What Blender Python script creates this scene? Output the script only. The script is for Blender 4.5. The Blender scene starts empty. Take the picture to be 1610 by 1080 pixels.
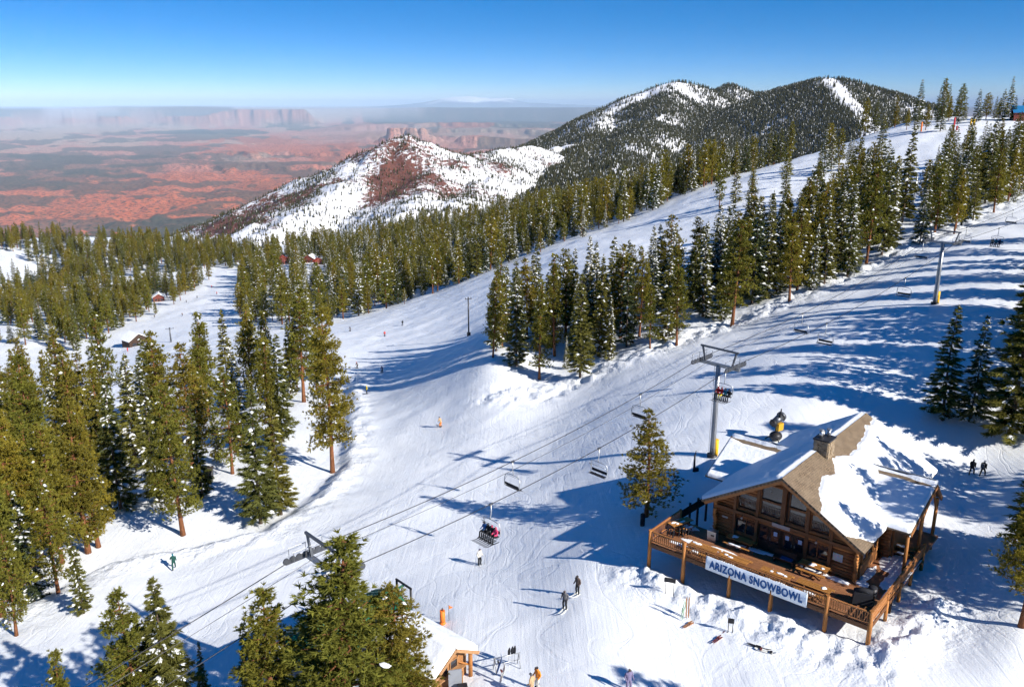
import bpy, bmesh, math, random
import numpy as np
from mathutils import Vector, Matrix
random.seed(7); np.random.seed(7)
S = bpy.context.scene
COL = S.collection
# ------------------------------------------------------------ camera, sky, sun, exposure
FPX, CX, CY = 1320.0, 805.0, 540.0            # focal length and centre in pixels of a 1610 x 1080 frame
PITCH = math.atan(375 / FPX)
cam_d = bpy.data.cameras.new('camera'); cam = bpy.data.objects.new('camera', cam_d); COL.objects.link(cam)
cam_d.sensor_width = 36; cam_d.lens = FPX / 1610 * 36
cam_d.clip_start = 0.5; cam_d.clip_end = 400000
cam.location = (0, 0, 0); cam.rotation_euler = (math.pi / 2 - PITCH, 0, 0)
S.camera = cam
SUN_AZ, SUN_EL = math.radians(128), math.radians(31)     # azimuth clockwise from +Y
sd = Vector((math.sin(SUN_AZ) * math.cos(SUN_EL), math.cos(SUN_AZ) * math.cos(SUN_EL), math.sin(SUN_EL)))
sun_d = bpy.data.lights.new('sun', 'SUN'); sun = bpy.data.objects.new('sun', sun_d); COL.objects.link(sun)
sun_d.energy = 5.0; sun_d.angle = math.radians(0.5); sun_d.color = (1.0, 0.935, 0.84)
sun.rotation_euler = sd.to_track_quat('Z', 'Y').to_euler(); sun.location = (60, -40, 60)
W = bpy.data.worlds.new('World'); S.world = W; W.use_nodes = True
wn = W.node_tree; wn.nodes.clear()
wo = wn.nodes.new('ShaderNodeOutputWorld'); wb = wn.nodes.new('ShaderNodeBackground'); wb.inputs['Strength'].default_value = 0.118
sky = wn.nodes.new('ShaderNodeTexSky'); sky.sky_type = 'NISHITA'; sky.sun_disc = False
sky.sun_elevation = SUN_EL; sky.sun_rotation = SUN_AZ
sky.altitude = 2800; sky.air_density = 0.8; sky.dust_density = 0.0; sky.ozone_density = 2.8
# the clear mountain sky deepens quickly above the horizon: the same in every direction
tc = wn.nodes.new('ShaderNodeTexCoord'); mp = wn.nodes.new('ShaderNodeVectorMath'); mp.operation = 'MULTIPLY'
mp.inputs[1].default_value = (1, 1, 2.5)
nm = wn.nodes.new('ShaderNodeVectorMath'); nm.operation = 'NORMALIZE'
hs = wn.nodes.new('ShaderNodeHueSaturation'); hs.inputs['Saturation'].default_value = 1.28; hs.inputs['Hue'].default_value = 0.499; hs.inputs['Value'].default_value = 1.0
wn.links.new(tc.outputs['Generated'], mp.inputs[0]); wn.links.new(mp.outputs[0], nm.inputs[0]); wn.links.new(nm.outputs[0], sky.inputs['Vector'])
sx = wn.nodes.new('ShaderNodeSeparateXYZ'); wn.links.new(tc.outputs['Generated'], sx.inputs[0])
tr = wn.nodes.new('ShaderNodeValToRGB'); tr.color_ramp.elements[0].position = 0.0; tr.color_ramp.elements[0].color = (0.80, 0.65, 0.56, 1); tr.color_ramp.elements[1].position = 0.11; tr.color_ramp.elements[1].color = (0.03, 0.90, 1.03, 1); _e = tr.color_ramp.elements.new(0.045); _e.color = (0.66, 0.79, 0.81, 1)
wn.links.new(sx.outputs['Z'], tr.inputs[0]); tm = wn.nodes.new('ShaderNodeMix'); tm.data_type = 'RGBA'; tm.blend_type = 'MULTIPLY'; tm.inputs[0].default_value = 1.0
wn.links.new(sky.outputs[0], hs.inputs['Color']); wn.links.new(hs.outputs[0], tm.inputs[6]); wn.links.new(tr.outputs[0], tm.inputs[7]); wn.links.new(tm.outputs[2], wb.inputs['Color']); wn.links.new(wb.outputs[0], wo.inputs['Surface'])
S.view_settings.view_transform = 'Standard'; S.view_settings.look = 'None'
S.view_settings.exposure = 0.68; S.view_settings.gamma = 1.0; S.view_settings.use_curve_mapping = False
S.render.engine = 'CYCLES'; S.cycles.use_denoising = True; S.cycles.use_adaptive_sampling = True; S.cycles.adaptive_threshold = 0.03; S.cycles.adaptive_min_samples = 12
S.cycles.max_bounces = 6; S.cycles.diffuse_bounces = 2; S.cycles.glossy_bounces = 2; S.cycles.transmission_bounces = 3
S.cycles.volume_bounces = 0; S.cycles.transparent_max_bounces = 6
S.cycles.sample_clamp_indirect = 6

# ------------------------------------------------------------ numeric helpers
cP, sP = math.cos(PITCH), math.sin(PITCH)
def ray(u, v):
    a = (u - CX) / FPX; b = (v - CY) / FPX
    return np.array([a, cP - b * sP, -sP - b * cP])
def at_depth(u, v, zc): return ray(u, v) * zc
def at_z(u, v, z): d = ray(u, v); return d * (z / d[2])
def proj(p):
    x, y, z = p; zc = y * cP - z * sP; yc = -z * cP - y * sP
    return CX + FPX * x / zc, CY + FPX * yc / zc, zc
def _hash(ix, iy, seed):
    h = (ix.astype(np.int64) * 374761393 + iy.astype(np.int64) * 668265263 + seed * 974634777) & 0x7fffffff
    h = ((h ^ (h >> 13)) * 1274126177) & 0x7fffffff
    return ((h ^ (h >> 16)) & 0xffff) / 65535.0
def vnoise(x, y, seed=0):
    x = np.asarray(x, float); y = np.asarray(y, float)
    ix = np.floor(x); iy = np.floor(y); fx = x - ix; fy = y - iy
    fx = fx * fx * fx * (fx * (fx * 6 - 15) + 10); fy = fy * fy * fy * (fy * (fy * 6 - 15) + 10)
    a = _hash(ix, iy, seed); b = _hash(ix + 1, iy, seed); c = _hash(ix, iy + 1, seed); d = _hash(ix + 1, iy + 1, seed)
    return (a * (1 - fx) + b * fx) * (1 - fy) + (c * (1 - fx) + d * fx) * fy
def fbm(x, y, seed=0, octv=4, gain=0.5):
    s = 0; amp = 1; tot = 0
    for o in range(octv):
        s = s + amp * vnoise(x * 2 ** o + o * 17.3, y * 2 ** o - o * 9.1, seed + o); tot += amp; amp *= gain
    return s / tot                                  # 0..1
def sstep(a, b, x): t = np.clip((x - a) / (b - a), 0, 1); return t * t * (3 - 2 * t)

# ------------------------------------------------------------ materials
MATS = {}
class NT:
    def __init__(s, name):
        s.m = bpy.data.materials.new(name); s.m.use_nodes = True; s.t = s.m.node_tree; s.t.nodes.clear()
        s.out = s.n('ShaderNodeOutputMaterial'); MATS[name] = s.m
    def n(s, typ, **kw):
        x = s.t.nodes.new(typ)
        for k, v in kw.items(): setattr(x, k, v)
        return x
    def l(s, a, b): s.t.links.new(a, b)
    def coord(s, scale=(1, 1, 1), rot=0, space='Object', loc=(0, 0, 0)):
        tc = s.n('ShaderNodeTexCoord'); mp = s.n('ShaderNodeMapping')
        mp.inputs['Scale'].default_value = scale; mp.inputs['Rotation'].default_value = (0, 0, rot); mp.inputs['Location'].default_value = loc
        s.l(tc.outputs[space], mp.inputs[0]); return mp.outputs[0]
    def pos(s, scale=(1, 1, 1), rot=0):
        g = s.n('ShaderNodeNewGeometry'); mp = s.n('ShaderNodeMapping')
        mp.inputs['Scale'].default_value = scale; mp.inputs['Rotation'].default_value = (0, 0, rot)
        s.l(g.outputs['Position'], mp.inputs[0]); return mp.outputs[0]
    def noise(s, vec, scale=1, detail=3, rough=0.5, dist=0):
        x = s.n('ShaderNodeTexNoise'); x.inputs['Scale'].default_value = scale; x.inputs['Detail'].default_value = detail
        x.inputs['Roughness'].default_value = rough; x.inputs['Distortion'].default_value = dist
        if vec is not None: s.l(vec, x.inputs['Vector'])
        return x.outputs['Fac']
    def ramp(s, fac, stops):
        r = s.n('ShaderNodeValToRGB'); e = r.color_ramp.elements
        while len(e) < len(stops): e.new(0.5)
        for el, (p, c) in zip(e, stops):
            el.position = p; el.color = (*c, 1) if not np.isscalar(c) else (c, c, c, 1)
        s.l(fac, r.inputs[0]); return r.outputs[0]
    def mix(s, fac, a, b, mode='MIX'):
        x = s.n('ShaderNodeMix', data_type='RGBA', blend_type=mode)
        for i, v in ((0, fac), (6, a), (7, b)):
            if hasattr(v, 'is_linked') or hasattr(v, 'links'): s.l(v, x.inputs[i])
            elif np.isscalar(v): x.inputs[i].default_value = v
            else: x.inputs[i].default_value = (*v, 1)
        return x.outputs[2]
    def math(s, op, a, b=0.0):
        x = s.n('ShaderNodeMath', operation=op)
        for i, v in ((0, a), (1, b)):
            if np.isscalar(v): x.inputs[i].default_value = v
            else: s.l(v, x.inputs[i])
        return x.outputs[0]
    def attr(s, name):
        x = s.n('ShaderNodeAttribute'); x.attribute_name = name; return x
    def bump(s, h, strength=0.3, dist=0.1, normal=None):
        b = s.n('ShaderNodeBump'); b.inputs['Strength'].default_value = strength; b.inputs['Distance'].default_value = dist
        s.l(h, b.inputs['Height'])
        if normal is not None: s.l(normal, b.inputs['Normal'])
        return b.outputs[0]
    def bsdf(s, col, rough=0.7, metal=0.0, normal=None, spec=0.3):
        b = s.n('ShaderNodeBsdfPrincipled')
        if hasattr(col, 'links'): s.l(col, b.inputs['Base Color'])
        else: b.inputs['Base Color'].default_value = (*col, 1)
        if np.isscalar(rough): b.inputs['Roughness'].default_value = rough
        else: s.l(rough, b.inputs['Roughness'])
        b.inputs['Metallic'].default_value = metal; b.inputs['Specular IOR Level'].default_value = spec
        if normal is not None: s.l(normal, b.inputs['Normal'])
        s.l(b.outputs[0], s.out.inputs['Surface']); return b
def plain(name, col, rough=0.6, metal=0.0, var=0.12, scale=6.0, bump=0.0):
    if name in MATS: return MATS[name]
    t = NT(name); v = t.coord()
    f = t.noise(v, scale, 4, 0.6)
    c = t.mix(f, tuple(x * (1 - var) for x in col), tuple(min(1, x * (1 + var)) for x in col))
    nrm = t.bump(f, bump, 0.02) if bump else None
    t.bsdf(c, rough, metal, nrm); return t.m
def wood(name, col, axis='x', rough=0.65, var=0.35):
    if name in MATS: return MATS[name]
    t = NT(name)
    sc = {'x': (1.2, 14, 14), 'y': (14, 1.2, 14), 'z': (14, 14, 1.2)}[axis]
    f = t.noise(t.coord(sc), 1.0, 5, 0.6, 0.4); f2 = t.noise(t.pos((0.7, 0.7, 0.7)), 1.0, 2)
    c = t.ramp(f, [(0.25, tuple(x * (1 - var) for x in col)), (0.75, tuple(min(1, x * (1 + var)) for x in col))])
    oi = t.n('ShaderNodeObjectInfo')
    k = t.ramp(oi.outputs['Random'], [(0, 0.72), (1, 1.12)])
    c = t.mix(1.0, c, k, 'MULTIPLY')
    c = t.mix(t.math('MULTIPLY', f2, 0.35), c, tuple(x * 0.6 for x in col))
    t.bsdf(c, rough, 0, t.bump(f, 0.35, 0.02)); return t.m

# snow of the runs: groomed streaks along the run, curved ski tracks, fine grain
def snow_mat(name, near=True):
    t = NT(name)
    base = t.noise(t.pos((0.05, 0.05, 0.05)), 1.0, 3)
    col = t.ramp(base, [(0.3, (0.83, 0.87, 0.915)), (0.7, (0.865, 0.90, 0.94))])
    if near:
        at = t.attr('groom')
        st = t.noise(t.pos((2.2, 0.10, 0.0), math.radians(43)), 1.0, 3, 0.65, 0.0)      # streaks along the lift line
        warp = t.n('ShaderNodeTexNoise'); warp.inputs['Scale'].default_value = 0.09; warp.inputs['Detail'].default_value = 2
        g = t.n('ShaderNodeNewGeometry'); t.l(g.outputs['Position'], warp.inputs['Vector'])
        sub = t.n('ShaderNodeVectorMath', operation='SCALE'); sub.inputs['Scale'].default_value = 16.0; t.l(warp.outputs['Color'], sub.inputs[0])
        add = t.n('ShaderNodeVectorMath', operation='ADD'); t.l(g.outputs['Position'], add.inputs[0]); t.l(sub.outputs[0], add.inputs[1])
        tracks = None
        for sc, rot in ((0.16, 0.4), (0.12, 1.7), (0.22, 2.5)):
            mp = t.n('ShaderNodeMapping'); mp.inputs['Rotation'].default_value = (0, 0, rot); mp.inputs['Scale'].default_value = (1.0, 0.32, 0.0)
            t.l(add.outputs[0], mp.inputs[0])
            vo = t.n('ShaderNodeTexVoronoi', feature='DISTANCE_TO_EDGE'); vo.inputs['Scale'].default_value = sc; t.l(mp.outputs[0], vo.inputs['Vector'])
            ln = t.ramp(vo.outputs['Distance'], [(0.0, 0.0), (0.008, 0.0), (0.02, 1.0)])
            tracks = ln if tracks is None else t.mix(1.0, tracks, ln, 'MULTIPLY')
        lump = t.noise(t.pos((1, 1, 1)), 1.6, 3, 0.6)
        fine = t.noise(t.pos((1, 1, 1)), 7.0, 2, 0.6)
        h = t.math('ADD', t.math('MULTIPLY', st, 0.30), t.math('MULTIPLY', tracks, 0.085))
        h = t.math('ADD', h, t.math('MULTIPLY', t.math('MULTIPLY', lump, at.outputs['Fac']), 1.6))
        churn = t.ramp(t.noise(t.pos((1, 1, 1)), 0.06, 2, 0.5), [(0.46, 0.0), (0.62, 0.55)])
        h = t.math('ADD', h, t.math('MULTIPLY', t.math('MULTIPLY', lump, churn), 0.8))
        h = t.math('ADD', h, t.math('MULTIPLY', fine, 0.16))
        nrm = t.bump(h, 0.75, 0.16)
    else:
        lump = t.noise(t.pos((1, 1, 1)), 0.25, 5, 0.6); nrm = t.bump(lump, 0.8, 2.0)
    b = t.bsdf(col, 0.55, 0, nrm, 0.25)
    return t.m
snow_mat('snow'); snow_mat('snow_far', False)
def soft_snow(name):
    t = NT(name); f = t.noise(t.pos((1, 1, 1)), 2.2, 4, 0.6)
    t.bsdf((0.85, 0.885, 0.93), 0.6, 0, t.bump(f, 0.5, 0.12), 0.2); return t.m
soft_snow('roof_snow')

# ------------------------------------------------------------ objects
def empty(name, loc, rotz=0.0, label=None, cat=None, group=None):
    o = bpy.data.objects.new(name, None); COL.objects.link(o); o.empty_display_size = 0.3
    o.location = loc; o.rotation_euler = (0, 0, rotz)
    if label: tag(o, label, cat, group)
    return o
def tag(o, label=None, cat=None, group=None, kind=None):
    if label: o['label'] = label
    if cat: o['category'] = cat
    if group: o['group'] = group
    if kind: o['kind'] = kind
    return o
def inst(name, mesh, parent=None, loc=(0, 0, 0), rot=(0, 0, 0), scale=(1, 1, 1)):
    o = bpy.data.objects.new(name, mesh); COL.objects.link(o); o.parent = parent
    o.location = loc; o.rotation_euler = rot; o.scale = scale; return o
def copy_tree(o, parent=None):
    c = o.copy(); COL.objects.link(c); c.parent = parent
    for ch in list(o.children): copy_tree(ch, c)
    return c
class MB:
    """collects boxes, tubes and prisms into ONE mesh"""
    def __init__(s): s.v = []; s.f = []; s.sm = []
    def add(s, vs, fs, smooth=False):
        o = len(s.v); s.v += [tuple(p) for p in vs]; s.f += [tuple(i + o for i in f) for f in fs]; s.sm += [smooth] * len(fs)
        return s
    def box(s, c, d, rz=0.0, rx=0.0, ry=0.0):
        M = Matrix.Rotation(rz, 3, 'Z') @ Matrix.Rotation(ry, 3, 'Y') @ Matrix.Rotation(rx, 3, 'X')
        vs = [Vector(c) + M @ Vector((sx * d[0] / 2, sy * d[1] / 2, sz * d[2] / 2)) for sx in (-1, 1) for sy in (-1, 1) for sz in (-1, 1)]
        return s.add(vs, [(0, 1, 3, 2), (4, 6, 7, 5), (0, 4, 5, 1), (2, 3, 7, 6), (0, 2, 6, 4), (1, 5, 7, 3)])
    def tube(s, pts, r, n=8, caps=True):
        pts = [Vector(p) for p in pts]; k = len(pts)
        rs = r if hasattr(r, '__len__') else [r] * k
        up = Vector((0, 0, 1)); vs = []
        t0 = (pts[1] - pts[0]).normalized()
        a = t0.cross(up); a = a.normalized() if a.length > 1e-4 else Vector((1, 0, 0))
        for i in range(k):
            t = (pts[min(i + 1, k - 1)] - pts[max(i - 1, 0)]).normalized()
            a = (a - t * a.dot(t)); a = a.normalized() if a.length > 1e-5 else t.orthogonal().normalized()
            b = t.cross(a)
            for j in range(n):
                an = 2 * math.pi * j / n
                vs.append(pts[i] + (a * math.cos(an) + b * math.sin(an)) * rs[i])
        fs = [(i * n + j, i * n + (j + 1) % n, (i + 1) * n + (j + 1) % n, (i + 1) * n + j) for i in range(k - 1) for j in range(n)]
        s.add(vs, fs, n > 5)
        if caps:
            o = len(s.v) - k * n
            s.f += [tuple(o + j for j in reversed(range(n))), tuple(o + (k - 1) * n + j for j in range(n))]; s.sm += [False, False]
        return s
    def bar(s, p, q, w, h):                              # rectangular beam
        p, q = Vector(p), Vector(q); t = (q - p).normalized(); up = Vector((0, 0, 1))
        a = t.cross(up); a = a.normalized() if a.length > 1e-4 else Vector((1, 0, 0)); b = a.cross(t)
        vs = [e + a * (sx * w / 2) + b * (sz * h / 2) for e in (p, q) for sx, sz in ((-1, -1), (1, -1), (1, 1), (-1, 1))]
        return s.add(vs, [(0, 1, 2, 3), (7, 6, 5, 4), (0, 4, 5, 1), (1, 5, 6, 2), (2, 6, 7, 3), (3, 7, 4, 0)])
    def prism(s, poly, vec):                              # planar polygon extruded along vec
        n = len(poly); vec = Vector(vec); vs = [Vector(p) for p in poly] + [Vector(p) + vec for p in poly]
        return s.add(vs, [tuple(reversed(range(n))), tuple(range(n, 2 * n))] + [(i, (i + 1) % n, n + (i + 1) % n, n + i) for i in range(n)])
    def sphere(s, c, r, nu=10, nv=6, sc=(1, 1, 1)):
        vs = []; 
        for i in range(nv + 1):
            th = math.pi * i / nv
            for j in range(nu):
                ph = 2 * math.pi * j / nu
                vs.append((c[0] + r * sc[0] * math.sin(th) * math.cos(ph), c[1] + r * sc[1] * math.sin(th) * math.sin(ph), c[2] + r * sc[2] * math.cos(th)))
        fs = [(i * nu + j, (i + 1) * nu + j, (i + 1) * nu + (j + 1) % nu, i * nu + (j + 1) % nu) for i in range(nv) for j in range(nu)]
        return s.add(vs, fs, True)
    def mesh(s, name, mat=None):
        m = bpy.data.meshes.new(name); m.from_pydata(s.v, [], s.f)
        m.polygons.foreach_set('use_smooth', s.sm); m.validate(); m.update()
        bm = bmesh.new(); bm.from_mesh(m); bmesh.ops.recalc_face_normals(bm, faces=bm.faces); bm.to_mesh(m); bm.free()
        if mat: m.materials.append(MATS[mat] if isinstance(mat, str) else mat)
        return m
    def obj(s, name, mat, parent=None, **kw): return inst(name, s.mesh(name, mat), parent, **kw)
def np_mesh(name, verts, faces, mat=None, smooth=False):
    m = bpy.data.meshes.new(name); verts = np.asarray(verts, np.float32); faces = np.asarray(faces, np.int32)
    k = faces.shape[1]; nf = len(faces)
    m.vertices.add(len(verts)); m.vertices.foreach_set('co', verts.ravel())
    m.loops.add(nf * k); m.loops.foreach_set('vertex_index', faces.ravel())
    m.polygons.add(nf); m.polygons.foreach_set('loop_start', np.arange(0, nf * k, k, dtype=np.int32))
    try: m.polygons.foreach_set('loop_total', np.full(nf, k, np.int32))
    except Exception: pass
    m.polygons.foreach_set('use_smooth', np.full(nf, smooth, bool))
    m.update(calc_edges=True); m.validate()
    if mat: m.materials.append(MATS[mat])
    return m
def grid_faces(nr, nc):
    i = np.arange(nr - 1)[:, None] * nc + np.arange(nc - 1)[None, :]; i = i.ravel()
    return np.stack([i, i + 1, i + nc + 1, i + nc], 1)
def set_attr(mesh, name, arr):
    a = mesh.attributes.new(name, 'FLOAT', 'POINT'); a.data.foreach_set('value', np.asarray(arr, np.float32).ravel())
def set_col(mesh, name, arr):
    a = mesh.attributes.new(name, 'FLOAT_COLOR', 'POINT'); arr = np.asarray(arr, np.float32)
    a.data.foreach_set('color', np.concatenate([arr, np.ones((len(arr), 1), np.float32)], 1).ravel())
# ============================================================ the ground of the ski area
LA = np.array([11.345, 61.941]); LANG = math.radians(-40.802); DECK = -34.5        # lodge: deck front corner, heading, deck level
LE1 = np.array([math.cos(LANG), math.sin(LANG)]); LE2 = np.array([-math.sin(LANG), math.cos(LANG)])
def lodge_w(x, y, z=0.0): p = LA + LE1 * x + LE2 * y; return np.array([p[0], p[1], DECK + z])
_C = []                                               # control points x, y, z
for u, v, z in [(888, 958, -38.2), (908, 934, -38.0), (754, 888, -41.6), (693, 671, -47.2), (577, 619, -55.5), (562, 578, -61.0), (601, 585, -58.0),
                (1120, 716, -35.9), (1475, 478, -28.6), (1530, 746, -36.2), (1015, 812, -37.6), (523, 743, -47.5), (410, 822, -45.5), (288, 841, -46.0),
                (145, 862, -46.5), (26, 999, -44.5), (600, 1080, -40.2), (200, 1080, -43.2), (1100, 1080, -37.6), (1600, 1000, -34.6), (1400, 1078, -36.0),
                (850, 760, -42.5), (640, 790, -44.5), (960, 640, -40.2), (1300, 600, -32.6), (1550, 600, -31.0), (0, 860, -50.0), (850, 1000, -38.5), (720, 990, -39.4)]:
    _C.append(at_z(u, v, z))
for u, v, zc in [(60, 776, 125), (215, 738, 118), (378, 704, 126), (478, 629, 160), (300, 640, 185), (150, 640, 190), (430, 560, 225), (0, 640, 215),
                 (290, 495, 420), (341, 462, 480), (395, 430, 570), (215, 540, 350), (130, 570, 320), (20, 520, 400), (100, 500, 460), (100, 440, 630), (100, 400, 700),
                 (250, 420, 640), (380, 396, 820), (0, 560, 330), (560, 492, 350), (735, 527, 213), (760, 440, 300), (600, 500, 290), (640, 475, 330), (900, 395, 285),
                 (848, 596, 142), (775, 562, 148), (912, 590, 140), (1030, 545, 142), (1150, 512, 145), (1241, 473, 151), (1330, 430, 165), (1440, 378, 184), (1550, 332, 212), (1610, 305, 232),
                 (1005, 340, 350), (1100, 300, 360), (1180, 272, 388), (1300, 235, 430), (1420, 198, 480), (1500, 190, 480), (1608, 187, 440), (1380, 260, 330), (1540, 215, 350),
                 (1200, 330, 262), (1060, 380, 250), (950, 430, 215), (700, 372, 780), (500, 396, 720), (650, 345, 1000), (850, 300, 1000), (800, 345, 700), (950, 330, 560),
                 (550, 440, 520), (450, 450, 480), (700, 440, 420)]:
    _C.append(at_depth(u, v, zc))
for x, y, z in [(0, 6), (9, -0.4), (17.6, -0.4), (9, 10), (17.6, 13), (0, 14), (9, 25), (20, 5)] and \
        [(0, 0, -2.85), (9, -0.4, -2.2), (17.8, -0.4, -1.75), (9, 10, -1.9), (17.6, 13, -1.2), (0, 14, -2.3), (9, 25, -1.2), (21, 5, -1.3)]:
    _C.append(lodge_w(x, y, z))
_C += [np.array(p) for p in [(-13.5, 50.5, -40.3), (55, 35, -33), (80, 70, -31), (115, 110, -27), (150, 190, -20), (220, 300, -10), (-70, 60, -52), (-160, 150, -80), (-300, 260, -112),
                             (330, 380, 0), (700, 600, -40), (600, 900, -90), (420, 620, -40), (250, 620, -58), (100, 800, -98), (-500, 600, -128), (-800, 500, -120), (20, 25, -37.5), (-40, 25, -43.5)]]
_C = np.array(_C); _rr = np.hypot(_C[:, 0], _C[:, 1]); _P = np.stack([np.arctan2(_C[:, 0], _C[:, 1]) * 2.6, np.log(_rr)], 1); _G = _C[:, 2] / _rr
def _K(d2): return 0.5 * d2 * np.log(d2 + 1e-12)
_n = len(_C)
_A = np.zeros((_n + 3, _n + 3)); _A[:_n, :_n] = _K(((_P[:, None] - _P[None]) ** 2).sum(2)) + np.eye(_n) * 0.004
_A[:_n, _n] = 1; _A[:_n, _n + 1:] = _P; _A[_n, :_n] = 1; _A[_n + 1:, :_n] = _P.T
_Wt = np.linalg.solve(_A, np.concatenate([_G, np.zeros(3)]))
def base_z(x, y):
    x = np.asarray(x, float).ravel(); y = np.asarray(y, float).ravel(); out = np.empty(len(x))
    for i in range(0, len(x), 20000):
        xx, yy = x[i:i + 20000], y[i:i + 20000]; r = np.hypot(xx, yy); rc = np.maximum(r, 22.0)
        p = np.stack([np.arctan2(xx, yy) * 2.6, np.log(rc)], 1)
        d2 = (p[:, None, 0] - _P[None, :, 0]) ** 2 + (p[:, None, 1] - _P[None, :, 1]) ** 2
        out[i:i + 20000] = (_K(d2) @ _Wt[:_n] + _Wt[_n] + p @ _Wt[_n + 1:]) * rc
    return out
_RS = np.exp(np.linspace(math.log(24), math.log(1500), 520))
def ground0(u, v, f=base_z):
    d = ray(u, v); h = math.hypot(d[0], d[1]); dx, dy, dz = d / h
    e = f(dx * _RS, dy * _RS) - dz * _RS
    k = np.argmax(e > 0)
    if not (e > 0).any(): k = int(np.argmax(e))
    if k == 0: r = _RS[0]
    else: t = e[k - 1] / (e[k - 1] - e[k] + 1e-9); r = _RS[k - 1] + min(max(t, 0), 1) * (_RS[k] - _RS[k - 1])
    return np.array([dx * r, dy * r, dz * r])
def seg_dist(x, y, pts):
    best = np.full(len(x), 1e9); side = np.zeros(len(x)); along = np.zeros(len(x)); L0 = 0
    for (ax, ay), (bx, by) in zip(pts[:-1], pts[1:]):
        vx, vy = bx - ax, by - ay; L = math.hypot(vx, vy)
        t = np.clip(((x - ax) * vx + (y - ay) * vy) / (L * L), 0, 1)
        d = np.hypot(x - ax - t * vx, y - ay - t * vy); s = np.sign(vx * (y - ay) - vy * (x - ax))
        m = d < best; best[m] = d[m]; side[m] = s[m]; along[m] = L0 + t[m] * L; L0 += L
    return best, side, along
BELT_MID = [ground0(u, v)[:2] for u, v in [(800, 625), (850, 622), (930, 590), (1020, 555), (1120, 520), (1230, 480), (1330, 435), (1440, 388), (1540, 340), (1640, 300)]]
BELT_LEFT = [ground0(u, v)[:2] for u, v in [(-40, 1010), (60, 945), (180, 890), (300, 868), (430, 838), (520, 770), (556, 730), (562, 660), (560, 600)]]
BELT_LODGE = [lodge_w(x, y)[:2] for x, y in [(-1.0, -0.8), (4, -1.5), (9, -1.6), (14, -1.7), (18.5, -1.6), (20.0, 3), (20.3, 8)]]
def _belt(x, y):
    add = np.zeros(len(x)); rough = np.zeros(len(x)); r = np.hypot(x, y); near = r < 330
    if near.any():
        xx, yy = x[near], y[near]; a = np.zeros(len(xx)); q = np.zeros(len(xx))
        d, s, al = seg_dist(xx, yy, BELT_MID); w = np.exp(-((d - 1.5 * (s > 0)) / 3.4) ** 2)
        n1 = fbm(xx * 0.45, yy * 0.45, 3, 3); n2 = np.abs(fbm(xx * 1.1, yy * 1.1, 9, 3) - 0.5) * 2
        a += w * ((n1 - 0.42) * 1.9 + (n2 - 0.3) * 0.8 + 0.1); q = np.maximum(q, w)
        d, s, al = seg_dist(xx, yy, BELT_LEFT); w = np.exp(-(d / 2.4) ** 2)
        a += w * ((n1 - 0.5) * 1.1 + 0.3) - 1.1 * sstep(0, 3.0, d * (s > 0)) * np.exp(-(d / 9) ** 2); q = np.maximum(q, w)
        d, s, al = seg_dist(xx, yy, BELT_LODGE); w = np.exp(-(d / 1.5) ** 2)
        c1 = np.abs(fbm(xx * 0.9, yy * 0.9, 21, 4) - 0.5) * 2
        a += w * (0.40 + (fbm(xx * 0.7, yy * 0.7, 21, 2) - 0.5) * 1.2 + (fbm(xx * 2.1, yy * 2.1, 5, 3) - 0.5) * 0.62); q = np.maximum(q, np.exp(-(d / 2.8) ** 2))
        # forest floor: drifts and tree wells
        add[near] = a; rough[near] = q
    amp = 0.10 + 0.0012 * np.minimum(r, 700)
    add += (fbm(x * 0.11, y * 0.11, 31, 4) - 0.5) * amp * 2.4
    return add, rough
def terr(x, y):
    x = np.asarray(x, float).ravel(); y = np.asarray(y, float).ravel()
    return base_z(x, y) + _belt(x, y)[0]
def ground(u, v): return ground0(u, v, terr)
def gz(x, y): return float(terr([x], [y])[0])
# one sheet, finer towards the viewer's side of the hill
_az = np.radians(np.concatenate([np.linspace(-100, -36, 50)[:-1], np.linspace(-36, 36, 440), np.linspace(36, 100, 50)[1:]]))
_r = np.concatenate([np.linspace(6, 36, 24)[:-1], np.exp(np.linspace(math.log(36), math.log(330), 430))[:-1], np.exp(np.linspace(math.log(330), math.log(1500), 110))])
_X = _r[:, None] * np.sin(_az)[None]; _Y = _r[:, None] * np.cos(_az)[None]
_Z = base_z(_X, _Y); _ba, _bq = _belt(_X.ravel(), _Y.ravel()); _Z = _Z + _ba
_Z -= 420 * sstep(860, 1300, np.hypot(_X, _Y).ravel()) ** 1.6
gm = np_mesh('snow_ground', np.stack([_X.ravel(), _Y.ravel(), _Z], 1), grid_faces(len(_r), len(_az))[:, ::-1], 'snow', True)
set_attr(gm, 'groom', _bq)
snow_ground = inst('snow_ground', gm); tag(snow_ground, kind='structure')

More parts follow.
